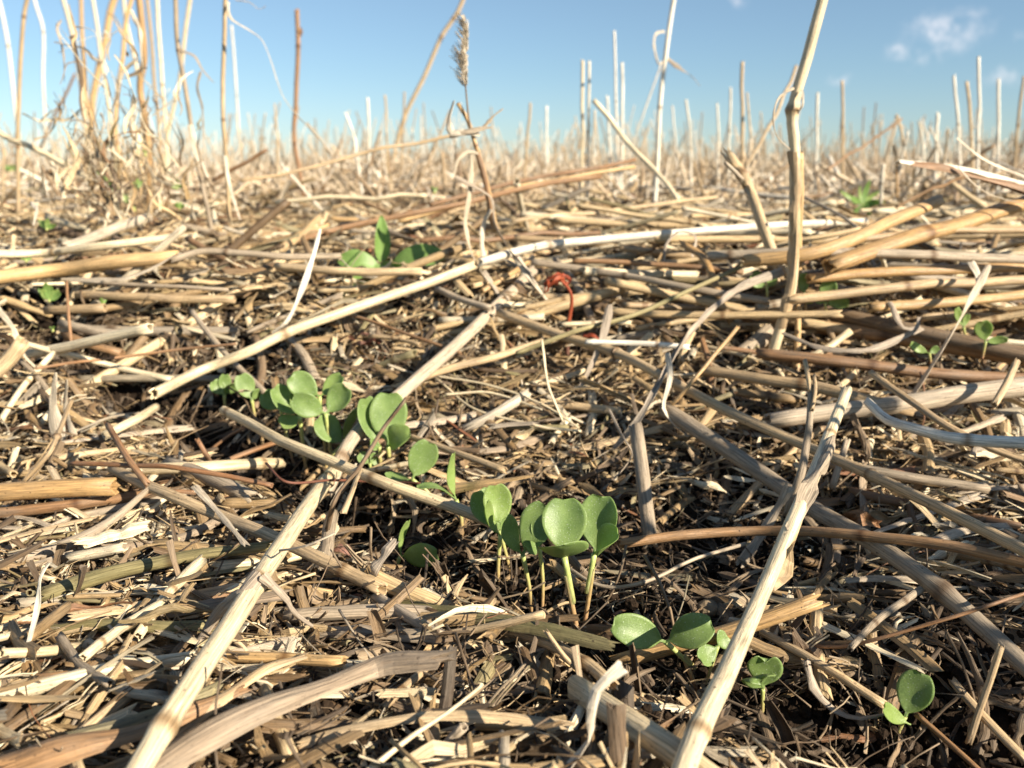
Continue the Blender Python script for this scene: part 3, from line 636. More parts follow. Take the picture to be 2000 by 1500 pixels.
leaf([(1212, 1305, .024), (1170, 1345, .022), (1158, 1400, .018), (1150, 1450, .012), (1095, 1520, .006)], 30, 'leafpale', 'twisted white leaf hanging over the thick ribbed straw', w1=22, twist=1.8, curl=.6, mid=.9)
straw([(690, 1530, .006), (800, 1440, .009), (870, 1395, .011), (940, 1340, .014)], 17, 'pale', 'thin forked straw pointing up right from the bottom edge', w1=7, tone=.2, ragged=3)
straw([(850, 1480, .003), (885, 1440, .006), (905, 1420, .008)], 24, 'grey', 'short grey stub at the bottom middle')
straw([(1215, 1290, .004), (1320, 1260, .006), (1450, 1225, .008), (1598, 1172, .012)], 38, 'gold', 'golden split straw with a frayed end, under the leaning cream straw', tone=.4, ragged=2.2)
straw([(1490, 1235, .004), (1590, 1290, .006), (1725, 1375, .006)], 20, 'tan', 'brown pink straw slanting right of the leaning cream straw')
split([(1610, 1222, .004), (1700, 1262, .005), (1792, 1305, .005)], 34, 'pale', 'flat broken straw piece lying on the dark soil at the right', arc=1.4, w1=30)
straw([(1590, 1262, .004), (1650, 1262, .006), (1760, 1235, .010), (1880, 1200, .014), (2030, 1150, .018)], 9, 'rust', 'thin curved brown stalk running off the right edge', tone=.7, sides=8)
leaf([(1575, 1290, .008), (1600, 1355, .006), (1660, 1400, .004), (1735, 1392, .005)], 20, 'leafgrey', 'curled grey leaf lying left of the last seedling', w1=6, mid=1.5, twist=1.0, curl=.5)
straw([(1955, 1262, .018), (1925, 1350, .010), (1892, 1450, .003)], 16, 'tan', 'thin straw standing near the bottom right corner', tone=.4)
straw([(1672, 1085, .008), (1672, 1150, .005), (1692, 1235, .002)], 6, 'dark', 'thin dark root thread on the soil at the right', sides=6)
straw([(1860, 1330, .003), (1920, 1400, .005), (2010, 1490, .006)], 20, 'tan', 'tan straw crossing the bottom right corner')
straw([(1790, 1395, .003), (1830, 1430, .003), (1930, 1520, .003)], 14, 'brown', 'brown straw in the bottom right corner')
straw([(1210, 1062, .012), (1330, 1046, .014), (1480, 1036, .016), (1640, 1040, .017), (1800, 1058, .017), (2040, 1108, .018)], 24, 'brown', 'long brown straw lying crosswise over the dark hollow', tone=.7, nodes=(.62,), taper=1.1)
straw([(1300, 800, .014), (1420, 880, .016), (1560, 975, .016), (1700, 1062, .014), (1800, 1128, .012), (1860, 1175, .010), (2050, 1345, .008)], 37, 'grey', 'thick dark grey straw with a blackened joint slanting to the right edge', tone=.0, nodes=((1838, 1155),), w1=44, taper=1.22)
straw([(1242, 835, .022), (1255, 930, .014), (1270, 1060, .004)], 34, 'grey', 'upright grey stub in the dark hollow behind the seedlings', tone=.1)
straw([(978, 612, .014), (1090, 652, .016), (1200, 688, .018), (1290, 735, .019), (1420, 802, .020), (1640, 902, .021), (1820, 985, .022), (2060, 1105, .022)], 21, 'tan', 'very long slanting straw, grey then rusty, from the middle to the right edge',
      nodes=((1203, 690), (1700, 928)), tone=.6, w1=30, taper=1.3)
straw([(855, 565, .012), (900, 585, .014), (960, 602, .016)], 15, 'grey', 'short grey straw bent against the grey weathered one')
straw([(1505, 822, .014), (1620, 803, .016), (1760, 790, .018), (1900, 768, .020), (2060, 745, .022)], 40, 'grey', 'wide pale grey straw lying level at the right edge', tone=.9, w1=50)
straw([(1370, 722, .012), (1500, 742, .016), (1600, 758, .018), (1700, 785, .018), (1780, 800, .017)], 24, 'tan', 'dull straw bulging in the middle, left of the wide grey straw', nodes=(.5,), w1=30, tone=.2)
straw([(1694, 785, .030), (1740, 822, .030), (1800, 842, .030), (1880, 858, .030), (2060, 868, .030)], 20, 'white', 'bright white curved straw with one dark joint at the right edge', nodes=(.62,), w1=30, tone=.7, ragged=.6)
straw([(1700, 728, .026), (1790, 792, .026), (1860, 838, .024), (1960, 885, .020), (2040, 910, .018)], 17, 'tan', 'tan straw passing under the bright white curved one', tone=.2)
straw([(1440, 640, .034), (1390, 700, .028), (1330, 772, .020), (1300, 800, .014)], 10, 'gold', 'thin golden straw standing at a slant in front of the curled leaf', ragged=2)
straw([(1985, 708, .032), (1965, 750, .028), (1942, 790, .024)], 17, 'tan', 'short straw piece propped up at the right edge', ragged=1.5)
straw([(1108, 1108, .008), (1160, 1138, .008), (1205, 1146, .008), (1260, 1135, .009), (1340, 1100, .010), (1455, 1062, .012)], 9, 'grey', 'thin wavy grey twig behind the tall seedlings', nodes=(.38,), taper=1.6, sides=8)
leaf([(110, 1108, .016), (92, 1102, .020), (78, 1125, .019), (72, 1190, .015), (45, 1292, .008)], 5, 'white', 'white curled strip hanging at the far left', w1=8, mid=1.8, twist=1.2, curl=.3)
leaf([(625, 448, .050), (612, 500, .042), (590, 570, .032), (560, 630, .022), (535, 650, .018)], 8, 'white', 'narrow white twisted leaf rising from the long cream straw', w1=16, twist=1.5, mid=1.2)
leaf([(115, 855, .004), (104, 800, .012), (108, 728, .024)], 38, 'leafpale', 'fanned white scrap standing at the left', w1=9, twist=.3, curl=.3, n0=(0, -1, .2))
leaf([(140, 850, .006), (128, 800, .012), (130, 742, .022)], 20, 'leafpale', 'narrow white scrap behind the fanned one', w1=6, twist=.3, curl=.3, n0=(0, -1, .2))
leaf([(-15, 590, .028), (25, 640, .024), (45, 690, .016), (75, 722, .008)], 14, 'leafpale', 'white leaf curling down at the left edge', w1=8, twist=1.2)
straw([(-20, 735, .014), (15, 705, .018), (45, 668, .024)], 34, 'tan', 'thick tan stub at the left edge above the fanned scrap', tone=.9)
leaf([(300, 802, .008), (215, 815, .010), (130, 850, .006)], 12, 'leafpale', 'thin pale sliver right of the fanned scrap', twist=.6)
straw([(305, 795, .014), (260, 822, .014), (205, 850, .012)], 20, 'pale', 'short cream straw end right of the fanned scrap', tone=.3)

# long straws of the middle distance
straw([(302, 768, .022), (400, 722, .022), (470, 692, .022), (555, 652, .022), (640, 622, .021), (730, 588, .021), (840, 550, .021), (925, 518, .021)], 26, 'pale',
      'long cream straw rising from the left behind the sown row', nodes=((555, 652),), w1=22, tone=.25, ragged=1.6, taper=1.12)
straw([(938, 512, .022), (1050, 482, .023), (1180, 468, .024), (1330, 455, .024), (1480, 442, .023), (1690, 432, .022)], 21, 'white', 'bleached white straw running level behind the tall right stem', nodes=(.12,), tone=.3, w1=15)
straw([(-60, 548, .022), (100, 530, .022), (220, 512, .022), (345, 502, .021)], 33, 'gold', 'thick golden straw at the left edge below the standing stems', tone=.9, ragged=.8)
straw([(335, 508, .022), (395, 490, .023), (470, 494, .023), (560, 502, .021), (665, 500, .019)], 15, 'grey', 'grey jointed straw right of the thick golden one', nodes=(.33,), taper=1.3)
straw([(-40, 497, .024), (80, 494, .024), (200, 482, .025), (345, 463, .026)], 19, 'pale', 'pale straw with a clean cut end above the thick golden one', tone=.6, ragged=.4, nodes=(.35,))
straw([(125, 485, .020), (230, 445, .024), (290, 425, .026)], 24, 'leafpale', 'blurred whitish straw piece behind the cut end', cat='straw')
straw([(540, 520, .020), (680, 530, .021), (822, 530, .020)], 18, 'tan', 'pinkish straw in front of the broad-leaved weed', tone=.95, ragged=.6)
leaf([(120, 545, .018), (230, 545, .019), (290, 525, .021), (340, 498, .024)], 8, 'leafpale', 'pale flat leaf under the thick golden straw', w1=12, mid=1.8, twist=.8)
straw([(150, 575, .014), (300, 582, .015), (458, 585, .015)], 18, 'tan', 'tan straw with an open end pointing right above the dark gap', tone=.3, ragged=.5)
straw([(200, 552, .017), (340, 560, .018), (445, 566, .017)], 10, 'grey', 'thin grey straw behind the tan one above the dark gap')
straw([(90, 606, .014), (150, 604, .016), (205, 601, .016)], 20, 'tan', 'short hollow tube, topmost of three at the left', tone=.1, ragged=.4)
straw([(120, 632, .012), (190, 648, .014), (245, 655, .014)], 22, 'grey', 'short hollow tube, middle of three at the left', tone=.6, ragged=.4)
straw([(130, 655, .010), (180, 675, .011), (238, 690, .010)], 20, 'brown', 'short hollow tube, lowest of three at the left', ragged=.4)
straw([(45, 670, .012), (120, 690, .012), (210, 712, .011), (336, 742, .008)], 13, 'pale', 'pale straw with a white end leading into the dark gap', tone=.9, w1=17)
straw([(375, 608, .018), (440, 690, .014), (520, 770, .008)], 13, 'grey', 'grey straw leaning into the dark gap', tone=.3)
straw([(70, 720, .016), (200, 702, .017), (330, 685, .018), (460, 672, .018)], 7, 'rust', 'thin rusty stalk lying level above the dark gap', tone=.9, sides=8)
straw([(130, 550, .034), (134, 610, .026), (140, 680, .014)], 7, 'rust', 'thin orange stalk standing at the left', sides=8, tone=.8)
straw([(560, 655, .004), (590, 690, .004), (618, 745, .003)], 22, 'grey', 'grey straw end pointing down at the seedlings', tone=.3)
straw([(500, 660, .004), (512, 720, .004), (498, 800, .003)], 20, 'dark', 'dark stub standing behind the rearmost seedlings')
straw([(770, 760, .005), (870, 722, .008), (960, 700, .010), (1060, 668, .012)], 18, 'tan', 'tan straw crossing behind the grey weathered one', tone=.7)
straw([(640, 600, .012), (760, 640, .012), (900, 690, .010)], 8, 'brown', 'thin brown stalk right of the long cream straw', sides=8)
for k, (pts, lab) in enumerate([([(855, 735, .014), (950, 752, .014), (1060, 790, .012), (1130, 835, .008)], 'upper of the pale fibres fanned over the hollow'),
                 ([(850, 738, .010), (930, 800, .010), (1040, 830, .010), (1135, 842, .010)], 'lower of the pale fibres fanned over the hollow'),
                 ([(870, 770, .012), (960, 768, .012), (1060, 800, .011)], 'middle one of the pale fibres fanned over the hollow'),
                 ([(1058, 665, .030), (1070, 750, .020), (1085, 790, .014), (1112, 850, .004)], 'single pale fibre standing upright over the hollow')]):
    straw(pts, 6, 'pale', lab, sides=6, name='fibre', cat='fibre')
straw([(905, 838, .006), (960, 812, .010), (1030, 770, .012)], 20, 'leafpale', 'flat pale strip propped in the hollow behind the seedlings', w1=24)
leaf([(1192, 596, .028), (1172, 675, .018), (1130, 762, .006)], 20, 'leafgrey', 'dry flat leaf hanging from the long slanting straw', w1=8, twist=.6)
straw([(1455, 518, .030), (1350, 565, .026), (1220, 620, .022), (1120, 648, .020), (1010, 690, .016)], 11, 'moss', 'olive straw crossing above the long slanting one', tone=.8)
straw([(1145, 668, .020), (1240, 670, .020), (1345, 678, .020)], 13, 'white', 'short glossy white straw near the centre right', tone=.9, nodes=(.7,))
straw([(1335, 478, .030), (1375, 505, .028), (1398, 560, .022), (1425, 622, .012)], 17, 'gold', 'broken orange straw stub bending down right of centre', tone=.1, ragged=3)
leaf([(1298, 530, .018), (1300, 480, .028), (1325, 452, .033), (1358, 462, .032), (1352, 500, .026)], 7, 'leafgrey', 'thin leaf bent into a loop above the white straw', w1=10, twist=1.6)
leaf([(1528, 530, .034), (1450, 560, .031), (1390, 610, .028), (1330, 680, .024), (1285, 755, .020), (1240, 830, .014), (1200, 875, .006)], 20, 'leafgrey', 'long twisted leaf strap hanging down past the end of the golden straw', w1=16, twist=2.5, mid=1.1, curl=.5)
leaf([(1305, 690, .030), (1312, 740, .024), (1300, 800, .016), (1345, 850, .010)], 12, 'leafpale', 'short pale curl hanging from the long leaf strap', w1=10, mid=1.5, twist=1.8, curl=.6)
leaf([(1190, 800, .020), (1215, 850, .014), (1235, 890, .008), (1165, 970, .003)], 6, 'leafgrey', 'thin crinkled leaf thread hanging over the hollow', w1=8, twist=2.5)
leaf([(1932, 518, .040), (1885, 610, .032), (1830, 700, .022), (1785, 765, .012)], 12, 'leafpale', 'pale leaf blade slanting down at the right', w1=18, mid=1.5, twist=1.8)
leaf([(1898, 512, .040), (1912, 545, .037), (1900, 580, .034)], 18, 'leafpale', 'short pale leaf tip beside the slanting blade', w1=8)
leaf([(1740, 590, .026), (1765, 640, .022), (1790, 640, .022), (1795, 620, .024)], 16, 'leafgrey', 'papery curl on the dark reddish straws', w1=8)
leaf([(1800, 640, .020), (1700, 682, .018), (1610, 680, .016), (1530, 650, .016)], 16, 'leafgrey', 'greyish leaf arching below the dark reddish straws', w1=8, mid=1.2)
straw([(1550, 705, .010), (1600, 690, .014), (1660, 648, .018)], 18, 'pale', 'short cream piece tucked under the dark reddish straws')
# the sheaf of level straws at the right
for pts, w, mt, lab, nd, tn in [
    ([(1380, 575, .006), (1550, 597, .009), (1750, 640, .013), (2060, 705, .017)], 30, 'dark', 'dark reddish straw, uppermost of the pair running to the right edge', (), .9),
    ([(1450, 622, .004), (1620, 640, .006), (1800, 668, .010), (2060, 712, .013)], 36, 'brown', 'brown grooved straw, lower of the pair running to the right edge', (.5,), .9),
    ([(1455, 510, .036), (1600, 492, .038), (1720, 440, .042), (1832, 392, .046)], 30, 'gold', 'golden straw with a blunt open end pointing up right', (), .5),
    ([(1620, 520, .036), (1760, 470, .040), (1900, 430, .043), (2080, 372, .046)], 36, 'gold', 'thick golden straw with a grey joint, right of the blunt end', (.35,), .2),
    ([(1385, 500, .034), (1560, 492, .037), (1760, 496, .038), (1900, 502, .039), (2060, 508, .039)], 21, 'grey', 'greyish straw lying level in front of the thick golden one', (.06, .62), .6),
    ([(1580, 545, .030), (1760, 530, .031), (2060, 520, .032)], 24, 'gold', 'golden straw lying level behind the tall right stem', (), .1),
    ([(1540, 585, .026), (1760, 560, .028), (2060, 545, .029)], 22, 'tan', 'tan straw just below the level golden one at the right', (.4,), .5),
    ([(1700, 600, .024), (1850, 590, .025), (2060, 570, .026)], 22, 'gold', 'lower golden straw at the right edge above the dark pair', (), .4),
    ([(1040, 512, .022), (1200, 535, .023), (1340, 562, .023), (1500, 588, .022)], 15, 'grey', 'grey straw sloping gently right of the weathered fork', (.4,), .3),
    ([(1120, 510, .024), (1280, 515, .025), (1450, 532, .025)], 13, 'brown', 'brown straw above the gently sloping grey one', (), .3),
    ([(1640, 470, .040), (1850, 452, .040), (2060, 450, .040)], 18, 'tan', 'shaded straw behind the thick golden one', (), .1),
    ([(1480, 690, .012), (1640, 706, .013), (1800, 728, .013), (2040, 742, .013)], 26, 'brown', 'dull brown straw below the dark pair', (.4,), .1),
    ([(1620, 905, .006), (1760, 930, .008), (1930, 955, .008)], 24, 'grey', 'grey ribbed straw below the white curved one', (), .2),
    ([(1660, 960, .004), (1780, 985, .006), (1990, 1030, .006)], 22, 'brown', 'dark brown straw in the shade of the long slanting one', (), .0),
    ([(1640, 900, .004), (1625, 950, .010), (1655, 860, .018)], 14, 'grey', 'short upright splinter right of the leaning cream straw', (), .2),
    ([(1440, 700, .004), (1480, 670, .006), (1500, 650, .008)], 40, 'grey', 'wide grey split end beside the foot of the tall right stem', (), .3)]:
    straw(pts, w, mt, lab, nodes=nd, tone=tn)
# crossing straws farther back
for pts, w, mt, lab in [
    ([(1240, 312, D(.60)), (1100, 335, D(.57)), (960, 372, D(.55)), (840, 400, D(.53))], 10, 'brown', 'upper of three dark stalks pointing right behind the bristly ear'),
    ([(1238, 326, D(.57)), (1100, 350, D(.55)), (960, 378, D(.52)), (780, 432, D(.50))], 11, 'gold', 'middle one of three dark stalks pointing right behind the bristly ear'),
    ([(1172, 345, D(.55)), (1060, 362, D(.53)), (940, 385, D(.50)), (700, 440, D(.47)), (560, 475, D(.45))], 13, 'brown', 'lowest and longest of three dark stalks pointing right behind the bristly ear'),
    ([(-20, 245, D(.55)), (60, 288, D(.54)), (130, 325, D(.53)), (190, 358, D(.52))], 13, 'pale', 'cream straw slanting down at the left edge in front of the tall clump'),
    ([(885, 264, D(.60)), (700, 303, D(.58)), (560, 335, D(.56)), (470, 352, D(.55))], 8, 'tan', 'long thin straw slanting down left from the curled leaf of the ear'),
    ([(520, 293, D(.60)), (470, 322, D(.60)), (415, 352, D(.60))], 9, 'brown', 'short dark stalk slanting up left of the rusty stem'),
    ([(1160, 196, D(.62)), (1215, 262, D(.62)), (1280, 340, D(.60)), (1325, 392, D(.58))], 11, 'pale', 'pale stem slanting down right beside the tall white stem'),
    ([(1555, 130, D(.85)), (1520, 215, D(.82)), (1455, 325, D(.80))], 8, 'tan', 'blurred stem slanting down left of the tall right stem'),
    ([(1760, 233, D(.85)), (1690, 282, D(.84)), (1615, 332, D(.82))], 6, 'brown', 'blurred thin stem slanting up at the right'),
    ([(1890, 345, D(.5)), (1820, 370, D(.5)), (1750, 405, D(.5))], 7, 'brown', 'thin stalk slanting under the big white sheath'),
    ([(540, 395, D(.6)), (640, 388, D(.6)), (830, 382, D(.6))], 10, 'pale', 'pale straw lying level behind the broad-leaved weed'),
    ([(470, 480, D(.47)), (560, 465, D(.47)), (640, 440, D(.48))], 12, 'gold', 'golden straw slanting behind the broad-leaved weed'),
    ([(820, 470, D(.45)), (960, 462, D(.46)), (1170, 455, D(.48))], 12, 'brown', 'brown level straw behind the dangling leaves of the ear'),
    ([(1000, 432, D(.52)), (1200, 410, D(.55)), (1400, 385, D(.6))], 8, 'tan', 'tan straw behind the bleached white one'),
    ([(1570, 385, D(.5)), (1640, 425, D(.46)), (1690, 470, D(.42)), (1720, 540, D(.38))], 8, 'grey', 'thin drooping stalk over the golden straws at the right')]:
    straw(pts, w, mt, lab, wob=.001)
leaf([(1755, 312, D(.33)), (1820, 318, D(.34)), (1900, 330, D(.35)), (2060, 372, D(.37))], 14, 'white', 'big white weathered sheath jutting in from the right edge', w1=46, mid=1.2, twist=.25, curl=.55, cat='dry sheath', name='dry_sheath', n0=(0, -.35, .95), n=26)
split([(1780, 322, D(.335)), (1860, 338, D(.345)), (1940, 358, D(.35)), (2060, 398, D(.36))], 24, 'brown', 'brown stalk under the big white sheath at the right edge', arc=2.6, w1=30)
leaf([(1870, 270, D(.36)), (1920, 310, D(.36)), (2000, 345, D(.36))], 6, 'leafpale', 'thin pale sliver above the big white sheath', w1=8)
leaf([(1870, 325, D(.34)), (1910, 365, D(.345)), (1950, 385, D(.35)), (2010, 400, D(.35))], 7, 'leafpale', 'thin leaf thread curling over the big white sheath', w1=5, twist=1.5)

# ------------------------------------------------------------ standing stems
ST = 'standing stubble stems'
def stem(pts, w, mat, label, nodes=(), parts=None, w1=None, group=None, tone=None):
    w = w * .80
    return straw(pts, w, mat, label, nodes=nodes, name='stubble_stem', cat='stubble stem', w1=w1, parts=parts, group=group, tone=tone, ragged=1.5, wob=.0004, taper=1.15, sides=10)
straw([(1630, -100, B(0)), (1606, 5, B(0)), (1577, 112, B(0)), (1547, 216, B(0)), (1553, 292, B(0)), (1552, 430, B(0)), (1544, 560, B(0)), (1520, 650, B(0)), (1502, 712, .0)], 25, 'pale',
      'tallest stem at the right, bright cream, kinked at its knobbly joint', nodes=((1548, 215),), name='stubble_stem', cat='stubble stem', tone=.4, taper=1.4, w1=25,
      parts=[('sheath', [(1556, 296, B(-.002)), (1557, 400, B(-.003)), (1550, 540, B(-.004)), (1528, 640, B(-.004))], 19, 'tan', dict(curl=.7, twist=.1, taper=1.1, n0=(0, -1, .1))),
             ('curled_leaf', [(1550, 172, B(-.002)), (1522, 190, B(-.006)), (1511, 225, B(-.008)), (1517, 265, B(-.006)), (1543, 292, B(-.003))], 5, 'grey', dict(curl=.3, twist=1)),
             ('ligule', [(1566, 175, B(-.003)), (1568, 205, B(-.005)), (1558, 222, B(-.004))], 7, 'leafpale', dict(curl=.4))])
straw([(1563, 298, B(.02)), (1562, 430, B(.02)), (1560, 560, B(.02)), (1556, 735, .0)], 14, 'gold', 'thin golden stem standing just behind the tall kinked one', name='stubble_stem', cat='stubble stem', tone=.8)
straw([(1426, 308, B(.03)), (1452, 345, B(.025)), (1485, 430, B(.01)), (1522, 528, .022)], 25, 'tan', 'leaning broken stub with a split top, left of the tall kinked stem', nodes=(.16,), ragged=3.5, tone=.8, taper=1.2, name='stubble_stem', cat='stubble stem',
      parts=[('splinter', [(1450, 350, B(.02)), (1430, 330, B(.02)), (1416, 318, B(.02))], 8, 'grey', dict(round=1))])
stem([(1330, -60, B(0)), (1316, 0, B(0)), (1300, 110, B(0)), (1288, 215, B(0)), (1284, 300, B(0)), (1278, 418, .01)], 13, 'white', 'tall white stem right of centre with curled leaves at its top', nodes=(.55,), tone=.8,
     parts=[('leaf_blade', [(1296, 60, B(0)), (1282, 66, B(-.01)), (1278, 90, B(-.012)), (1288, 125, B(-.006)), (1296, 118, B(0))], 9, 'leafpale', dict(twist=1.2)),
            ('leaf_blade', [(1302, 112, B(0)), (1330, 135, B(-.01)), (1350, 148, B(-.012)), (1368, 168, B(-.01))], 9, 'leafgrey', dict(twist=.8, mid=1.3)),
            ('leaf_blade', [(1278, 90, B(-.01)), (1282, 112, B(-.008)), (1290, 140, B(-.002))], 6, 'leafgrey', dict(twist=.8))])
stem([(912, -20, B(0)), (893, 25, B(0)), (862, 72, B(0)), (828, 152, B(0)), (790, 230, B(0)), (768, 310, B(0)), (760, 372, .0)], 12, 'tan', 'tall tan stem leaning right, left of the bristly ear', nodes=(.14, .24), tone=.7)
stem([(580, 22, B(0)), (582, 100, B(0)), (578, 190, B(0)), (573, 272, B(0)), (584, 330, B(0)), (598, 408, .0)], 13, 'rust', 'rusty brown broken stem standing alone left of centre', nodes=(.17, .66), tone=.9,
     parts=[('bud', [(582, 56, B(0)), (588, 62, B(-.003)), (584, 75, B(0))], 10, 'rust', dict(curl=.5))])
stem([(442, -30, B(0)), (439, 20, B(0)), (438, 130, B(0)), (437, 232, B(0)), (441, 310, B(0)), (447, 400, B(0)), (454, 488, .0)], 12, 'tan', 'straight tan stem with dark flecks, right of the tall clump', nodes=(.50,), tone=.5,
     parts=[('leaf_blade', [(443, 5, B(0)), (452, 35, B(-.01)), (490, 60, B(-.012)), (512, 78, B(-.012)), (530, 120, B(-.01)), (552, 185, B(-.008)), (578, 222, B(-.006)), (605, 250, B(0)), (632, 280, B(.01))], 7, 'leafpale', dict(twist=2, taper=.5)),
            ('leaf_sheath', [(440, 305, B(-.002)), (446, 350, B(-.004)), (456, 388, B(-.006)), (470, 430, B(-.006))], 8, 'leafpale', dict(twist=.6))])
stem([(340, -30, B(0)), (343, 0, B(0)), (347, 88, B(0)), (362, 180, B(0)), (376, 265, B(0)), (392, 345, B(0)), (408, 420, B(0)), (420, 485, .0)], 13, 'grey', 'dark weathered stem bending right at the edge of the tall clump', nodes=(.24,), tone=.0,
     parts=[('leaf_sheath', [(372, 245, B(-.003)), (382, 300, B(-.004)), (398, 330, B(-.005)), (406, 345, B(-.005))], 13, 'leafpale', dict(twist=.4)),
            ('leaf_blade', [(352, 98, B(0)), (380, 110, B(-.004)), (395, 135, B(-.005)), (418, 162, B(-.005))], 6, 'leafgrey', dict(twist=.8)),
            ('leaf_blade', [(392, 140, B(.01)), (385, 170, B(.01)), (395, 210, B(.01)), (398, 280, B(.01)), (405, 345, B(.005))], 5, 'leafgrey', dict(twist=1.2))])
CL = 'tall stems of the clump at the left'
for pts, w, mt, lab, nd in [
    ([(-8, -20, B(0)), (5, 30, B(0)), (16, 90, B(0)), (24, 160, B(0)), (36, 260, B(0)), (50, 335, .0)], 10, 'white', 'white stem leaning right at the left edge', (.3,)),
    ([(60, -30, B(0)), (48, 28, B(0)), (42, 120, B(0)), (36, 210, B(0)), (35, 280, B(0)), (36, 430, .0)], 12, 'tan', 'tan jointed stem near the left edge', (.13, .68)),
    ([(62, -20, B(0)), (70, 10, B(0)), (84, 58, B(0)), (84, 150, B(0)), (88, 250, B(0)), (84, 345, .0)], 8, 'white', 'thin bleached stem kinked high up near the left edge', (.22,)),
    ([(146, 145, B(0)), (128, 185, B(0)), (100, 240, B(0)), (80, 288, B(0)), (52, 345, .0)], 8, 'brown', 'dark thin stem leaning left beside the tall clump', ()),
    ([(118, -20, B(0)), (132, 30, B(0)), (146, 90, B(0)), (156, 150, B(0)), (166, 240, B(0)), (170, 360, .0)], 13, 'pale', 'cream stem with ragged leaves, leftmost of the tall clump', (.35,)),
    ([(158, -20, B(0)), (160, 60, B(0)), (164, 120, B(0)), (170, 200, B(0)), (184, 270, B(0)), (196, 360, .0)], 11, 'gold', 'golden stem close beside the leftmost of the clump', (.3, .6)),
    ([(178, -20, B(0)), (190, 50, B(0)), (196, 100, B(0)), (206, 165, B(0)), (216, 240, B(0)), (226, 350, .0)], 10, 'pale', 'slim cream stem of the clump bending right', (.37,)),
    ([(234, -30, B(0)), (216, 20, B(0)), (205, 85, B(0)), (190, 150, B(0)), (180, 210, B(0)), (182, 350, .0)], 19, 'gold', 'broad dark golden stem of the clump leaning right at its top', (.4,)),
    ([(262, -20, B(0)), (248, 40, B(0)), (240, 110, B(0)), (228, 190, B(0)), (226, 260, B(0)), (238, 320, B(0)), (262, 400, .0)], 12, 'gold', 'golden stem bowed to the left in the middle of the clump', (.7,)),
    ([(240, -20, B(0)), (246, 40, B(0)), (262, 110, B(0)), (272, 160, B(0)), (278, 230, B(0)), (284, 360, .0)], 11, 'pale', 'cream stem crossing the bowed one', (.3,)),
    ([(268, -30, B(0)), (276, 30, B(0)), (282, 110, B(0)), (274, 170, B(0)), (284, 230, B(0)), (290, 290, B(0)), (292, 420, .0)], 19, 'gold', 'thickest golden stem of the clump with a dark lower joint', (.7,)),
    ([(285, -20, B(0)), (294, 60, B(0)), (300, 150, B(0)), (310, 240, B(0)), (316, 370, .0)], 11, 'tan', 'tan stem right of the thickest golden one', (.55,)),
    ([(306, -20, B(0)), (310, 60, B(0)), (318, 180, B(0)), (324, 260, B(0)), (330, 380, .0)], 12, 'pale', 'cream stem with a dark joint, second from the right of the clump', (.45,)),
    ([(374, -20, B(0)), (362, 60, B(0)), (352, 150, B(0)), (335, 225, B(0)), (322, 300, B(0)), (318, 370, .0)], 11, 'pale', 'cream stem leaning right at the right of the clump', (.5,)),
    ([(452, 50, B(0)), (458, 120, B(0)), (463, 200, B(0)), (470, 320, .0)], 6, 'white', 'faint pale stem behind the straight tan one', (.5,)),
    ([(8, 290, B(0)), (6, 350, B(0)), (5, 420, .0)], 7, 'tan', 'short stem at the very left edge', ()),
    ([(300, 320, B(0)), (296, 380, B(0)), (295, 455, .0)], 9, 'tan', 'short stem at the foot of the tall clump', ())]:
    stem(pts, w, mt, lab, nd, group=CL)
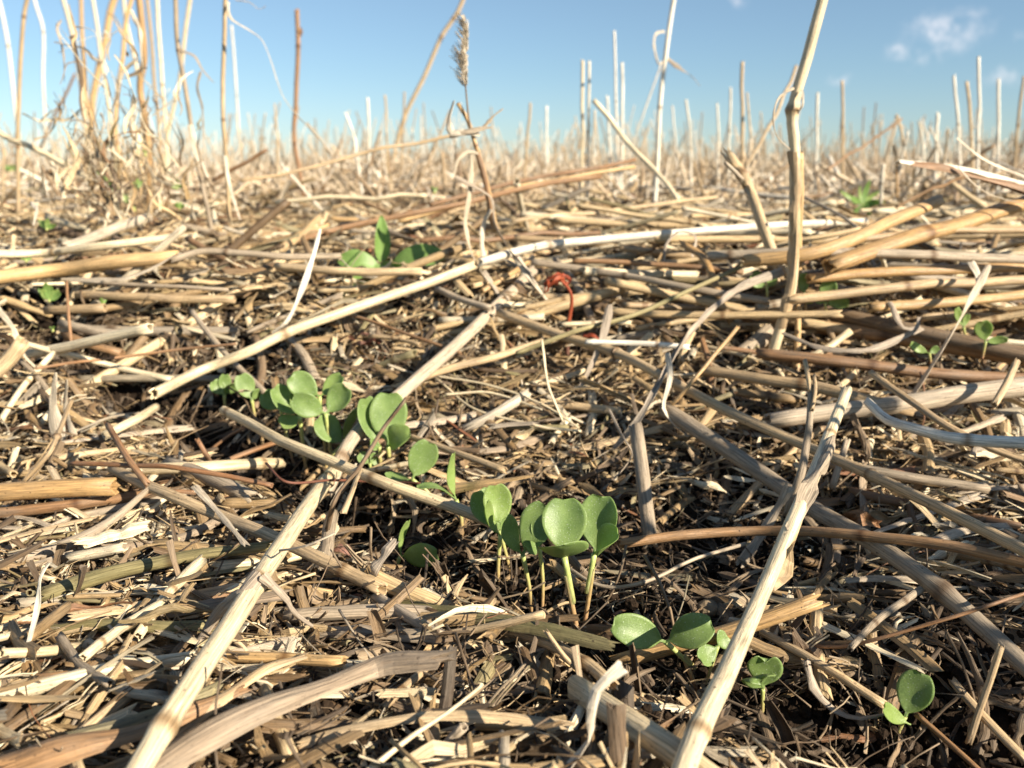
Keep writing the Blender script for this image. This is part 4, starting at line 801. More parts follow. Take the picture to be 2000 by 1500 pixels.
# ragged leaves in the clump
for k, (pts, w, mt, lab) in enumerate([
    ([(118, 40, D(.50)), (112, 55, D(.49)), (124, 100, D(.49)), (126, 160, D(.49))], 7, 'leafgrey', 'thin crinkled leaf hanging at the top left of the clump'),
    ([(145, 50, D(.48)), (180, 58, D(.47)), (200, 75, D(.47)), (235, 55, D(.47))], 5, 'leafpale', 'wispy leaf stretched across the top of the clump'),
    ([(140, 70, D(.48)), (150, 110, D(.48)), (160, 150, D(.48)), (158, 200, D(.48)), (165, 240, D(.48))], 12, 'dark', 'blackish torn leaf down the left of the clump'),
    ([(258, 20, D(.47)), (272, 60, D(.46)), (278, 110, D(.46)), (280, 160, D(.47))], 11, 'leafpale', 'white torn leaf beside the thickest golden stem'),
    ([(265, 115, D(.46)), (240, 140, D(.46)), (232, 170, D(.46)), (228, 200, D(.46))], 10, 'leafpale', 'white leaf bent over in the middle of the clump'),
    ([(260, 190, D(.46)), (256, 230, D(.46)), (262, 270, D(.46)), (254, 330, D(.46))], 9, 'leafpale', 'pale crumpled leaf low in the middle of the clump'),
    ([(150, 120, D(.48)), (130, 125, D(.48)), (125, 145, D(.48)), (118, 165, D(.48))], 4, 'leafgrey', 'wispy leaf tip at the left of the clump'),
    ([(160, 235, D(.48)), (140, 235, D(.47)), (132, 250, D(.47)), (155, 252, D(.47))], 3, 'dark', 'tiny dark curl at the left of the clump'),
    ([(165, 260, D(.48)), (150, 280, D(.48)), (130, 320, D(.47)), (118, 350, D(.47))], 6, 'grey', 'grey leaf drooping at the foot of the clump'),
    ([(196, 220, D(.48)), (204, 245, D(.47)), (190, 275, D(.47)), (200, 300, D(.47))], 5, 'leafgrey', 'crinkled leaf between the two golden stems'),
    ([(205, 60, D(.48)), (215, 75, D(.48)), (206, 95, D(.48)), (198, 130, D(.48))], 6, 'leafpale', 'torn leaf at the joint of the slim cream stem'),
    ([(300, 185, D(.47)), (310, 190, D(.46)), (298, 188, D(.46))], 5, 'leafpale', 'small white tip on the cream stem of the clump'),
    ([(318, 225, D(.47)), (312, 255, D(.46)), (325, 290, D(.46))], 8, 'leafpale', 'pale sheath flap at the right of the clump'),
    ([(60, 395, D(.42)), (72, 410, D(.41)), (66, 440, D(.40))], 10, 'leafpale', 'small white scrap at the foot of the jointed stem'),
    ([(460, 0, D(.5)), (490, 5, D(.5)), (505, 18, D(.5)), (518, 12, D(.5))], 3, 'leafgrey', 'faint wisp against the sky at the top'),
    ([(600, 240, D(.6)), (640, 290, D(.6)), (660, 330, D(.6)), (680, 370, D(.6))], 5, 'leafgrey', 'thin leaf trailing down behind the rusty stem')]):
    leaf(pts, w, mt, lab, twist=1.5, mid=1.2, curl=.5)
n = 300; px = np.clip(rng.normal(225, 70, n), 60, 390); py = 400 - np.abs(rng.normal(0, 115, n)); dp = rng.uniform(.42, .56, n)
pos = np.array([np.array([0, 0, CAMZ]) + ray(a, b_) * (c / ray(a, b_)[1]) for a, b_, c in zip(px, py, dp)])
me = mass('leaf_tangle', dict(leaf=3, shred=4, fibre=4), pos, rng.random(n) * 6.28, rng.normal(1.1, .5, n), rng.normal(0, .6, n), rng.uniform(.4, .85, n), rng.random(n) ** .8, M['mixed'])
tag(link('leaf_tangle', me), 'tangle of crinkled dead leaves between the stems of the tall clump', 'dead leaves', kind='stuff')
# stems of the open field, seen against the sky at the right and centre
for k, (x0, y0, x1, dep, w, mt, lab) in enumerate([
    (1138, 118, 1136, .80, 9, 'pale', 'left one of the close pair of pale stems against the sky'), (1151, 120, 1146, .80, 8, 'white', 'right one of the close pair of pale stems against the sky'),
    (1215, 124, 1213, .95, 8, 'white', 'single pale stem right of the close pair'), (1450, 122, 1448, .85, 10, 'tan', 'brownish upright stem between the two tall white stems'),
    (1427, 172, 1422, 1.0, 7, 'white', 'faint stem left of the brownish upright one'), (1340, 196, 1352, 1.0, 7, 'white', 'faint stem just right of the tall white stem'),
    (1401, 204, 1403, 1.1, 6, 'white', 'faint stem between the curled leaf tip and the brownish stem'), (1597, 182, 1592, .95, 8, 'white', 'white stem right of the tall kinked one'),
    (1645, 158, 1646, .95, 8, 'tan', 'grey upright stem under the lowest small cloud'), (1752, 226, 1775, 1.0, 8, 'tan', 'stem leaning left above the weed'),
    (1795, 238, 1806, 1.0, 8, 'white', 'pale stem left of the tall group at the right'), (1832, 222, 1824, 1.0, 9, 'white', 'broad pale stem left of the tall group at the right'),
    (1863, 148, 1876, .9, 8, 'white', 'pale stem, leftmost of the tall group at the right'), (1888, 160, 1902, .9, 9, 'tan', 'brownish stem leaning left in the tall group at the right'),
    (1911, 112, 1910, .85, 9, 'white', 'tallest stem of the group at the right'), (1950, 156, 1948, .95, 9, 'white', 'pale stem right of the tallest of the right group'),
    (2000, 150, 1975, .9, 8, 'tan', 'stem leaning right at the right edge'), (1727, 322, 1720, .62, 9, 'white', 'short pale stem in front of the weed'),
    (675, 220, 708, .95, 7, 'white', 'pale stem leaning left above the broad-leaved weed'), (718, 192, 722, 1.0, 7, 'white', 'upright pale stem above the broad-leaved weed'),
    (752, 186, 758, 1.1, 6, 'tan', 'faint stem left of the tall leaning one'), (790, 180, 782, 1.1, 6, 'tan', 'faint stem behind the tall leaning one'),
    (1036, 202, 1022, 1.0, 7, 'tan', 'brownish stem right of the bristly ear'), (1068, 208, 1066, 1.2, 6, 'white', 'faint pale stem right of the bristly ear'),
    (1186, 188, 1192, 1.1, 7, 'white', 'stem standing in the crook of the slanting pale one'), (1745, 285, 1752, .8, 8, 'gold', 'short golden stem right of the weed')]):
    stem([(x0, y0, D(dep)), ((x0 * .6 + x1 * .4) + 1, y0 * .6 + 320 * .4, D(dep)), (x1, 345 + 55 / dep * .6, D(dep))], w, mt, lab, nodes=(.4 + .1 * (k % 4),))

# random standing stubble: copies of a few stems
STUBS = []
for k in range(12):
    g = Geo(); L = 0.2; r = rng.uniform(.0009, .0015); P = bentline(L, 4, .05); P = np.stack([P[:, 1], P[:, 2], P[:, 0] + L / 2], -1)
    straw_geo(g, P, r, r * .85, [rng.uniform(.2, .4), rng.uniform(.5, .9)], 7, 2.5, tone=rng.random()); STUBS.append(g.mesh('stubble_stem', M['farmix']))
def behind(x, y): return 1000 + F * x / y
cnt = 0
while cnt < 190:
    y = rng.uniform(.75, 4.2) ** 1.0; x = rng.uniform(-1, 1) * y * .62; px = behind(x, y)
    if px < 560 and rng.random() < .82 or (px < 800 and rng.random() < .45): continue
    o = bpy.data.objects.new('stubble_stem', STUBS[cnt % 12]); COL.objects.link(o)
    row = round(x / .125) * .125 if rng.random() < .5 else x
    o.location = (row + rng.normal(0, .012), y, float(G(x, y)) - .004)
    big = rng.random() < .28
    t = .55 if rng.random() < .5 else .13
    o.rotation_euler = (rng.normal(0, t), rng.normal(0, t), rng.uniform(0, 6.28))
    s = rng.uniform(.62, .95) if big else rng.uniform(.3, .62)
    o.scale = (1, 1, s)
    d = 'nearer' if y < 1.6 else ('middle' if y < 2.8 else 'farther')
    tag(o, {'nearer': 'blurred upright pale stem among the nearer stubble behind the straw', 'middle': 'blurred pale stem in the middle rows of the stubble field', 'farther': 'faint pale stem in the farther rows below the sky'}[d],
        'stubble stem', {'nearer': 'nearer stubble stems', 'middle': 'stubble stems of the middle rows', 'farther': 'stubble stems of the farther rows'}[d]); cnt += 1
n = 12000; y = 2.0 + 26 * rng.random(n) ** 1.7; x = (rng.random(n) * 2 - 1) * y * .66
me = mass('far_stubble', dict(stub=1), np.stack([x, y, np.full(n, .035)], -1), rng.random(n) * 6.28, rng.normal(0, .34, n), rng.normal(0, .34, n), rng.uniform(.4, .95, n), rng.random(n), M['farmix'])
tag(link('far_stubble', me), 'pale standing stubble fading into the far field', 'stubble', kind='stuff')
# a broken low tangle, sticking up at all angles out of the far straw
n = 9500; y = .80 + 4.5 * rng.random(n) ** 1.2; x = (rng.random(n) * 2 - 1) * y * .66
keep = (behind(x, y) > 600) | (rng.random(n) < .45); x, y = x[keep], y[keep]; n = len(x)
me = mass('broken_stubble', dict(long=2, lflat=2, leaf=2.5, fibre=3), np.stack([x, y, G(x, y) + .008 + .016 * rng.random(n) + .075 * np.clip(vnoise(x * 4.5, y * 3) + .12, 0, 1) * (behind(x, y) > 640)], -1), rng.random(n) * 6.28, rng.normal(0, .75, n), rng.normal(0, .5, n), rng.uniform(.45, .95, n), rng.random(n), M['farmix'])
tag(link('broken_stubble', me), 'tangle of broken straw sticking up at all angles behind the level straw', 'broken stubble', kind='stuff')

# unseen stubble stems, added right of view to throw shade over the hollow
n = 80; a_ = rng.uniform(.10, .32, n); b2 = rng.uniform(.008, .066, n); x = .070 + .81 * a_ + .588 * b2; y = .175 - .588 * a_ + .81 * b2
k_ = (x > .05 + .75 * np.maximum(y, 0)) | (y < -.02); x, y = x[k_], y[k_]; n = len(x)
me = mass('shade_stubble', dict(stub=3, lflat=1), np.stack([x, y, np.full(n, -.02)], -1), rng.random(n) * 6.28, rng.normal(0, .16, n), rng.normal(0, .16, n), rng.uniform(.6, 1.0, n), rng.random(n), M['farmix'])
tag(link('shade_stubble', me), 'unseen stubble stems added right of view to shade the hollow', 'stubble', kind='stuff')

# springy layer of level straws, stacked thickest at the right
n = 360; y = .32 + .85 * rng.random(n) ** 1.1; px = 1000 + np.where(rng.random(n) < .72, rng.uniform(0, 1100, n), rng.uniform(-1050, 200, n)); x = (px - 1000) / F * y
rt = sstep(950, 1300, px)
me = mass('level_straws', dict(long=1), np.stack([x, y, G(x, y) + .004 + (.003 + .013 * rt) * rng.random(n)], -1), rng.normal(0, .34, n) + np.pi * (rng.random(n) < .5), rng.normal(0, .13, n), rng.normal(0, .5, n), rng.uniform(.55, 1.0, n), rng.uniform(.16, .62, n), M['mixed'])
tag(link('level_straws', me), 'springy layer of long level straws lying across the middle distance', 'straw mulch', kind='stuff')

# ------------------------------------------------------------ loose straws lying about: copies of a few
LP = []
for k in range(16):
    g = Geo(); L = rng.uniform(.035, .10); r = rng.uniform(.0014, .0023); mt = ['gold', 'tan', 'pale', 'grey', 'tan', 'brown', 'pale', 'grey'][k % 8]
    straw_geo(g, bentline(L, 5, .09), r, r * rng.uniform(.75, 1), [rng.uniform(.1, .9) for _ in range(rng.integers(0, 3))], 12, 1.8, tone=rng.random())
    LP.append(g.mesh('loose_straw', M[mt]))
GL = ('loose straws lying near the seedlings', 'loose straws in the middle distance', 'loose straws behind the weeds')
LB = ('loose dry straw lying in the litter around the seedlings', 'loose dry straw lying level in the middle distance', 'blurred loose straw lying behind the weeds')
for k in range(200):
    for _ in range(50):
        y = .09 + .30 * rng.random() if k < 60 else (.32 + .38 * rng.random() if k < 165 else .6 + .9 * rng.random()); x = (rng.random() * 2 - 1) * (y * .62 + .02)
        if 60 <= k < 165 and y < .5 and rng.random() < .6: x = abs(x)
        if rng.random() < float(cover(x, y)) - .35 * (k < 60): break
    o = bpy.data.objects.new('loose_straw', LP[int(rng.integers(16))]); COL.objects.link(o)
    yaw = rng.uniform(0, 6.28) if (k < 60 or rng.random() < .35) else rng.normal(0, .25)
    q = 0 if k < 60 else (1 if k < 165 else 2)
    s = rng.uniform(.32, .62) if q == 0 else (rng.uniform(.5, .85) if q == 1 else rng.uniform(.7, 1.2))
    o.location = (x, y, float(G(x, y)) + rng.uniform(.002, .010) + (.004 if q else 0))
    o.rotation_euler = (0, -float(slope(x, y, yaw)) + rng.normal(0, .10), yaw); o.scale = (s, min(s * 1.1, .95), min(s * 1.1, .95))
    tag(o, LB[q], 'straw', GL[q])

SPL = []
for k in range(12):
    g = Geo(); L = rng.uniform(.03, .075); r = rng.uniform(.0018, .0030); n = 14; C = catmull(bentline(L, 5, .12), n)
    sc = np.stack([crescent(rng.uniform(1.2, 2.6) * (1 + .15 * math.sin(q * .8 + k)), .14, 7, .2) for q in range(n)][:1] * n) * (1 + .12 * rng.normal(0, .6, (n, 1, 1)))
    sweep(g, C, sc, np.full(n, r) * (1 + .12 * rng.normal(0, .5, n)), rng.normal(0, .5), n0=(0, 0, 1), smooth=False, ragged=3.0, hollow=False, tone=rng.random())
    SPL.append(g.mesh('split_straw', M[['tan', 'weather', 'grey', 'pale', 'moss', 'brown', 'weather', 'pale'][k % 8]]))
for k in range(46):
    for _ in range(60):
        y = .10 + .20 * rng.random() ** 1.1; x = (rng.random() * 2 - 1) * (y * .62 + .02)
        if rng.random() < float(cover(x, y)) - .45: break
    o = bpy.data.objects.new('split_straw', SPL[int(rng.integers(12))]); COL.objects.link(o)
    yaw = rng.uniform(0, 6.28) if rng.random() < .45 else rng.normal(.15, .3); s_ = rng.uniform(.4, .85)
    o.location = (x, y, float(G(x, y)) + rng.uniform(.003, .009)); o.rotation_euler = (rng.normal(0, .5), -float(slope(x, y, yaw)) + rng.normal(0, .08), yaw); o.scale = (s_, s_, s_)
    tag(o, 'flattened ragged half of a split straw lying in the foreground litter', 'split straw', 'split straws lying in the foreground litter')

# ------------------------------------------------------------ green plants
def blade(g, base, tip, width, roll=0.0, cup=.25, bend=.12, shape='round', th=.00036, notch=.08, nu=22, nv=13, side_hint=(1, 0, 0), petiole=.10, wave=0.035):
    """a leaf blade from base to tip. roll 0 faces the camera. cup folds the margins up, bend arches it lengthwise"""
    base, tip = np.asarray(base), np.asarray(tip); ax = tip - base; L = np.linalg.norm(ax); ax = ax / L
    view = np.array([0, 0, CAMZ]) - base; view -= view @ ax * ax; view /= np.linalg.norm(view) + 1e-9
    n = math.cos(roll) * view + math.sin(roll) * np.cross(ax, view); b = np.cross(n, ax)
    u = np.linspace(0, 1, nu); v = np.linspace(-1, 1, nv)
    if shape == 'round':
        s = np.clip((u - petiole) / (1 - petiole), 0, 1); f = np.where(s > 0, (np.sin(math.pi * s ** 1.12)).clip(0) ** .52, 0); f[-1] = 0.0
    else:
        s = np.clip((u - .04) / .96, 0, 1); f = (s ** .55) * (1 - s) ** .75 * 1.75
    f = np.maximum(f, np.where(u < .9, .09 * (1 - u), 0)); f[-1] = .015
    U, Vv = np.meshgrid(u, v, indexing='ij'); Fw = f[:, None]
    lat = Vv * Fw * width / 2
    along = U * L - notch * L * np.exp(-(lat / (width * .15)) ** 2) * sstep(.80, 1, U) if shape == 'round' else U * L
    along = along + 0 * lat
    ph = rng.random() * 6
    hgt = cup * (lat ** 2) / (width / 2) + bend * L * (np.sin(U * math.pi)) * -1 + wave * width * np.sin(U * 7 + ph + Vv * 1.5) * np.abs(Vv) ** 1.5
    Pm = base + along[..., None] * ax + lat[..., None] * b + hgt[..., None] * n
    du = np.gradient(Pm, axis=0); dv = np.gradient(Pm, axis=1); nn = np.cross(dv, du); nn /= np.linalg.norm(nn, axis=-1, keepdims=True) + 1e-12
    off = (th * (1 - np.abs(Vv) ** 4 * .75) * np.clip(1 - U ** 12, .1, 1))[..., None] * nn
    top = Pm + off * .5; bot = Pm - off * .5
    V = np.vstack([top.reshape(-1, 3), bot.reshape(-1, 3)]); o = nu * nv
    i, j = np.meshgrid(np.arange(nu - 1), np.arange(nv - 1), indexing='ij')
    Q1 = np.stack([i * nv + j, (i + 1) * nv + j, (i + 1) * nv + j + 1, i * nv + j + 1], -1).reshape(-1, 4)
    Q2 = Q1[:, ::-1] + o; e = []
    for jj in (0, nv - 1):
        a = np.arange(nu - 1); q = np.stack([a * nv + jj, (a + 1) * nv + jj, o + (a + 1) * nv + jj, o + a * nv + jj], -1); e.append(q if jj else q[:, ::-1])
    a = np.arange(nv - 1); q = np.stack([(nu - 1) * nv + a, (nu - 1) * nv + a + 1, o + (nu - 1) * nv + a + 1, o + (nu - 1) * nv + a], -1); e.append(q)
    Q = np.vstack([Q1, Q2] + e)
    uvp = np.stack([lat * 1000 + 50 + rng.random() * 200, along * 1000 + rng.random() * 200], -1).reshape(-1, 2); uvp = np.vstack([uvp, uvp])
    mk = np.maximum(np.exp(-(lat / (width * .02)) ** 2) * (1 - U) * .55, sstep(.86, 1.0, np.abs(Vv)) * .9); mk = np.r_[mk.ravel(), mk.ravel()]
    g.add(V, Q, uvp[Q], True, M=mk)
def stalk(g, P, r0, r1, tones=(0, 1)):
    C = catmull(P, 16); sweep(g, C, circ(10, .05), np.linspace(r0, r1, 16) * (1 + .12 * np.linspace(0, 1, 16) ** 6), 0, smooth=True, hollow=False, tone=0.5)
    g.K[-1] = np.r_[np.repeat(np.linspace(tones[0], tones[1], 16), 10), np.full(len(g.V[-1]) - 160, tones[0])]
def seedling(base, top, leaves, label, w=8, mids=(), mat='cot', lift=0.0, group='young seedlings along the sown row', dd=0.0):
    """base (px,py) on the soil, top (px,py) where the leaves join. leaves: dicts tip (px,py,depth offset), w px, roll, ..."""
    Pb = hit(base[0], base[1], lift); dep = Pb[1] + dd
    at = lambda px, py, d: np.array([0, 0, CAMZ]) + ray(px, py) * ((dep + d) / ray(px, py)[1])
    pts = [Pb - [0, 0, .002]] + [at(*m) for m in mids] + [at(top[0], top[1], 0)]
    root = link('seedling', None, loc=Pb); tag(root, label, 'seedling', group)
    g = Geo(); r = float(pxw(pts[-1], w)[0]) / 2; stalk(g, np.array(pts), r * .85, r); link('stem', g.mesh('stem', M['stem'], Pb), root)
    for lf in leaves:
        lf = dict(lf); tip = lf.pop('tip'); wpx = lf.pop('w') * 1.1; m = lf.pop('mat', mat); tl = at(*tip); bs = at(*lf.pop('base')) if 'base' in lf else pts[-1]
        g = Geo(); blade(g, bs, tl, float(pxw((tl + bs) / 2, wpx)[0]), **lf); link('leaf', g.mesh('leaf', M[m], Pb), root)
    return root
d_ = dict
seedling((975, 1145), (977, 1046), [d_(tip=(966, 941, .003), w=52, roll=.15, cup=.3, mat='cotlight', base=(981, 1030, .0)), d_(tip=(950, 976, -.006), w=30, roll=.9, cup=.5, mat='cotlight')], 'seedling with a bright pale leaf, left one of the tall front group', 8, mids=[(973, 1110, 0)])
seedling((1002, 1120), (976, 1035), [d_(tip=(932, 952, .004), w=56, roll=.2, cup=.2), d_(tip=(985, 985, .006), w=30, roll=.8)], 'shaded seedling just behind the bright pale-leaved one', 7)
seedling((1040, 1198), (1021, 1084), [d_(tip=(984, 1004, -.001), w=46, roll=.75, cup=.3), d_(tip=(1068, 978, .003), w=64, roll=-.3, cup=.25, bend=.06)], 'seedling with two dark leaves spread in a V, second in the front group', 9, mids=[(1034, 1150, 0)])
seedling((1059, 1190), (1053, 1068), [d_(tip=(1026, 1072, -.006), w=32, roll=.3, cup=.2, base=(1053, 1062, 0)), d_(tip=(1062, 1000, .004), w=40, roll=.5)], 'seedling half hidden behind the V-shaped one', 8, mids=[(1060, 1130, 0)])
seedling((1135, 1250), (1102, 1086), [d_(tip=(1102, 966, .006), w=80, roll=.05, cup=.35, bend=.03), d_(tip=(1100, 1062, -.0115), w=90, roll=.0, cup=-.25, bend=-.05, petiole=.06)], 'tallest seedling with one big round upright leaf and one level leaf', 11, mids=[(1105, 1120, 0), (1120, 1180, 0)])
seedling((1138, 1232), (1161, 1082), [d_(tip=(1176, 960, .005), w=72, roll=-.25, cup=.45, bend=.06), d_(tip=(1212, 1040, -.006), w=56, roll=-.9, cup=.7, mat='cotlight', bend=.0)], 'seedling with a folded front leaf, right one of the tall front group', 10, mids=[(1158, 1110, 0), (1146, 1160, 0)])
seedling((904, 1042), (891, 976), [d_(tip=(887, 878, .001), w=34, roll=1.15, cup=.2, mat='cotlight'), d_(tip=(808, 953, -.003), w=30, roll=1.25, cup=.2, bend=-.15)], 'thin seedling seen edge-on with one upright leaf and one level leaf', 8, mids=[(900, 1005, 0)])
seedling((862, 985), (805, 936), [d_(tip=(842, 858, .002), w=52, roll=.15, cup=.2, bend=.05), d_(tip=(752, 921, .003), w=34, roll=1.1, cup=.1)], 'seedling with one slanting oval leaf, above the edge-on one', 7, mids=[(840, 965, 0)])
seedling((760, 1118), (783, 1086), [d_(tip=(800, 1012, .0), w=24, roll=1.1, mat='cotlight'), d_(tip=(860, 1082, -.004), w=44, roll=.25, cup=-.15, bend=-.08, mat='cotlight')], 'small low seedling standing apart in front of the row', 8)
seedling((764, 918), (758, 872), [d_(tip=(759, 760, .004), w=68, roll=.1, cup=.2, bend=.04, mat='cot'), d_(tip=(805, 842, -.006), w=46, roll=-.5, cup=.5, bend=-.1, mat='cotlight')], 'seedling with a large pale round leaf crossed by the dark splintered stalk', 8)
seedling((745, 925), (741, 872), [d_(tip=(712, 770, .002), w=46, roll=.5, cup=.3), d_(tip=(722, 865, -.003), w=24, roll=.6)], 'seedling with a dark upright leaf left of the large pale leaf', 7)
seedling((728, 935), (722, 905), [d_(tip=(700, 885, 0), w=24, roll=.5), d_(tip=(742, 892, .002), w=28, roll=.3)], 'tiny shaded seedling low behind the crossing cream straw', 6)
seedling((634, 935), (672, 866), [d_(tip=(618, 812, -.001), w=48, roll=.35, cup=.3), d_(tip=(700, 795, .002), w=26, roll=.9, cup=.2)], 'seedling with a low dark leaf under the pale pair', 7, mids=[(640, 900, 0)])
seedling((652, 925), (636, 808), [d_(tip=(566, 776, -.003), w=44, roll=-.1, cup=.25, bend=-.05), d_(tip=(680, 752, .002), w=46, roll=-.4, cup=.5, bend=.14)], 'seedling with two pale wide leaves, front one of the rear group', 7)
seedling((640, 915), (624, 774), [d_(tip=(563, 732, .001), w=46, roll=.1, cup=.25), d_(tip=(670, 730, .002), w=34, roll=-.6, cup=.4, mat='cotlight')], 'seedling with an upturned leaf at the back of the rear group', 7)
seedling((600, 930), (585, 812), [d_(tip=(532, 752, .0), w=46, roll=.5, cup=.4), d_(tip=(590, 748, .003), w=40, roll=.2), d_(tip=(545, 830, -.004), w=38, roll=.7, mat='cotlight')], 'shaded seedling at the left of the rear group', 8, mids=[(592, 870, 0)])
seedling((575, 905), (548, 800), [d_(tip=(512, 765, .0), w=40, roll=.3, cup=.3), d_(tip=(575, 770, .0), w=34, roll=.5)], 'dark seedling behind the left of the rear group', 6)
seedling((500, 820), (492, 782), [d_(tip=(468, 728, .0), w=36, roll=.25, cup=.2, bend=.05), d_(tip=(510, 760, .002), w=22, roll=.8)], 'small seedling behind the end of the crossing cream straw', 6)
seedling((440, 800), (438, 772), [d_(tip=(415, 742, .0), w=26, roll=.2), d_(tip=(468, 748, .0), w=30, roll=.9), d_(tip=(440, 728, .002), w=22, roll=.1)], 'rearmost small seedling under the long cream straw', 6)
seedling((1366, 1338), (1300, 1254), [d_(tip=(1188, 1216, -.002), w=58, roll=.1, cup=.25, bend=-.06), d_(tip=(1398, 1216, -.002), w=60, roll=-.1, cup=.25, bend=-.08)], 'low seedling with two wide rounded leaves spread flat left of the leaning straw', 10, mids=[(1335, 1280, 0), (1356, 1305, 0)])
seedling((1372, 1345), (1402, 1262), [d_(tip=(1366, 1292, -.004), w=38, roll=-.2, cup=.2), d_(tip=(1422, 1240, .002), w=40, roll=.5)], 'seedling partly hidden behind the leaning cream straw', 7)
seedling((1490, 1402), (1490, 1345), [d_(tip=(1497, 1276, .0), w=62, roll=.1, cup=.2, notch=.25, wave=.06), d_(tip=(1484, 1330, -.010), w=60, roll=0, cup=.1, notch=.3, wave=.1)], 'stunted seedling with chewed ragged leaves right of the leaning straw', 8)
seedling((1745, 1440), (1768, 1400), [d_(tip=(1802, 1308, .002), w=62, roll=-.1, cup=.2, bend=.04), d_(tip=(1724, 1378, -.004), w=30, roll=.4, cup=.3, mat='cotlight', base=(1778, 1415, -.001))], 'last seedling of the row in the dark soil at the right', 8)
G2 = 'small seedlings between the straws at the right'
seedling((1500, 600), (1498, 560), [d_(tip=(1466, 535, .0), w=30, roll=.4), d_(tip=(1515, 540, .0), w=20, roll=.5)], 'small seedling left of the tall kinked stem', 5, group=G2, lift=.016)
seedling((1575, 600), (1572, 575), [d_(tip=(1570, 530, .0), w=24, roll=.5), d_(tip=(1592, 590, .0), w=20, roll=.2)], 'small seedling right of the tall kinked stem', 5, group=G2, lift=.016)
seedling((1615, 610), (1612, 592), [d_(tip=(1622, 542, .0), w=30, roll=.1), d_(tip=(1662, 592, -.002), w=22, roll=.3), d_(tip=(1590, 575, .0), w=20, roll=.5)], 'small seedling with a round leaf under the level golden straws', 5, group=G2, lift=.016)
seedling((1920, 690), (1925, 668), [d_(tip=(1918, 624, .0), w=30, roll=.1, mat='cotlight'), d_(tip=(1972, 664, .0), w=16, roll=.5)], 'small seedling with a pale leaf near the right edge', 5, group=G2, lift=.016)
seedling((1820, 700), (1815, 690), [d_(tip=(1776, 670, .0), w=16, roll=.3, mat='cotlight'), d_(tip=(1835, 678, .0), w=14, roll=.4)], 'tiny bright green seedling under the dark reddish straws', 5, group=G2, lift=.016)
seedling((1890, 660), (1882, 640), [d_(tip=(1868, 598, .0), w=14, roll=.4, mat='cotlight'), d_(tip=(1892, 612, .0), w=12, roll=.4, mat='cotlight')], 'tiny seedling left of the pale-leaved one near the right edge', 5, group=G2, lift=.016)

def weed(base, top, leaves, label, name='weed', w=6, cat='weed', group=None, mat='weed'):
    Pb = hit(*base) if len(base) == 3 and base[2] < 5 else world_pts([base])[0]; dep = Pb[1]
    at = lambda px, py, d: np.array([0, 0, CAMZ]) + ray(px, py) * ((dep + d) / ray(px, py)[1])
    root = link(name, None, loc=Pb); tag(root, label, cat, group)
    g = Geo(); T = at(top[0], top[1], 0); r = float(pxw(T, w)[0]) / 2; stalk(g, np.array([Pb, (Pb + T) / 2 + [.0005, 0, 0], T]), r, r, (.6, 1)); link('stem', g.mesh('stem', M['stem'], Pb), root)
    for lf in leaves:
        lf = dict(lf); tip = lf.pop('tip'); wpx = lf.pop('w'); m = lf.pop('mat', mat); tl = at(*tip); bs = at(*lf.pop('base')) if 'base' in lf else T
        g = Geo(); blade(g, bs, tl, float(pxw((tl + bs) / 2, wpx)[0]), shape=lf.pop('shape', 'spear'), **lf); link('leaf', g.mesh('leaf', M[m], Pb), root)
    return root
weed((742, 560, .0), (745, 518), [d_(tip=(745, 420, .0), w=44, roll=.25, cup=.9, bend=.0), d_(tip=(660, 508, -.004), w=44, roll=.25, cup=.2, bend=-.12, shape='round', notch=-.04), d_(tip=(868, 498, -.004), w=50, roll=-.25, cup=.2, bend=-.10, shape='round', notch=-.04, base=(762, 512, 0)),
     d_(tip=(664, 590, -.012), w=52, roll=.5, cup=.3, bend=-.05), d_(tip=(782, 520, -.006), w=26, roll=.3)], 'broad-leaved green weed with one spear-shaped upright leaf', w=7)
weed((1685, 415, D(.68)), (1685, 398), [d_(tip=(1700, 350, 0), w=16, roll=.3), d_(tip=(1640, 372, 0), w=12, roll=.3, mat='cotlight'), d_(tip=(1722, 372, 0), w=13, roll=.4, mat='cotlight'), d_(tip=(1662, 385, -.01), w=16, roll=.2), d_(tip=(1730, 395, -.01), w=18, roll=.2),
     d_(tip=(1650, 430, -.01), w=12, roll=.4), d_(tip=(1700, 420, -.01), w=18, roll=.1), d_(tip=(1680, 362, 0), w=10, roll=.8, mat='cotlight')], 'blurred green weed with many pointed leaves at the right', w=5)
weed((262, 412, D(.48)), (260, 405), [d_(tip=(188, 335, 0), w=16, roll=.2, bend=-.06, mat='cotlight'), d_(tip=(248, 378, 0), w=9, roll=.5)], 'bright green grass blade slanting at the foot of the tall clump', name='grass_tuft', cat='grass')
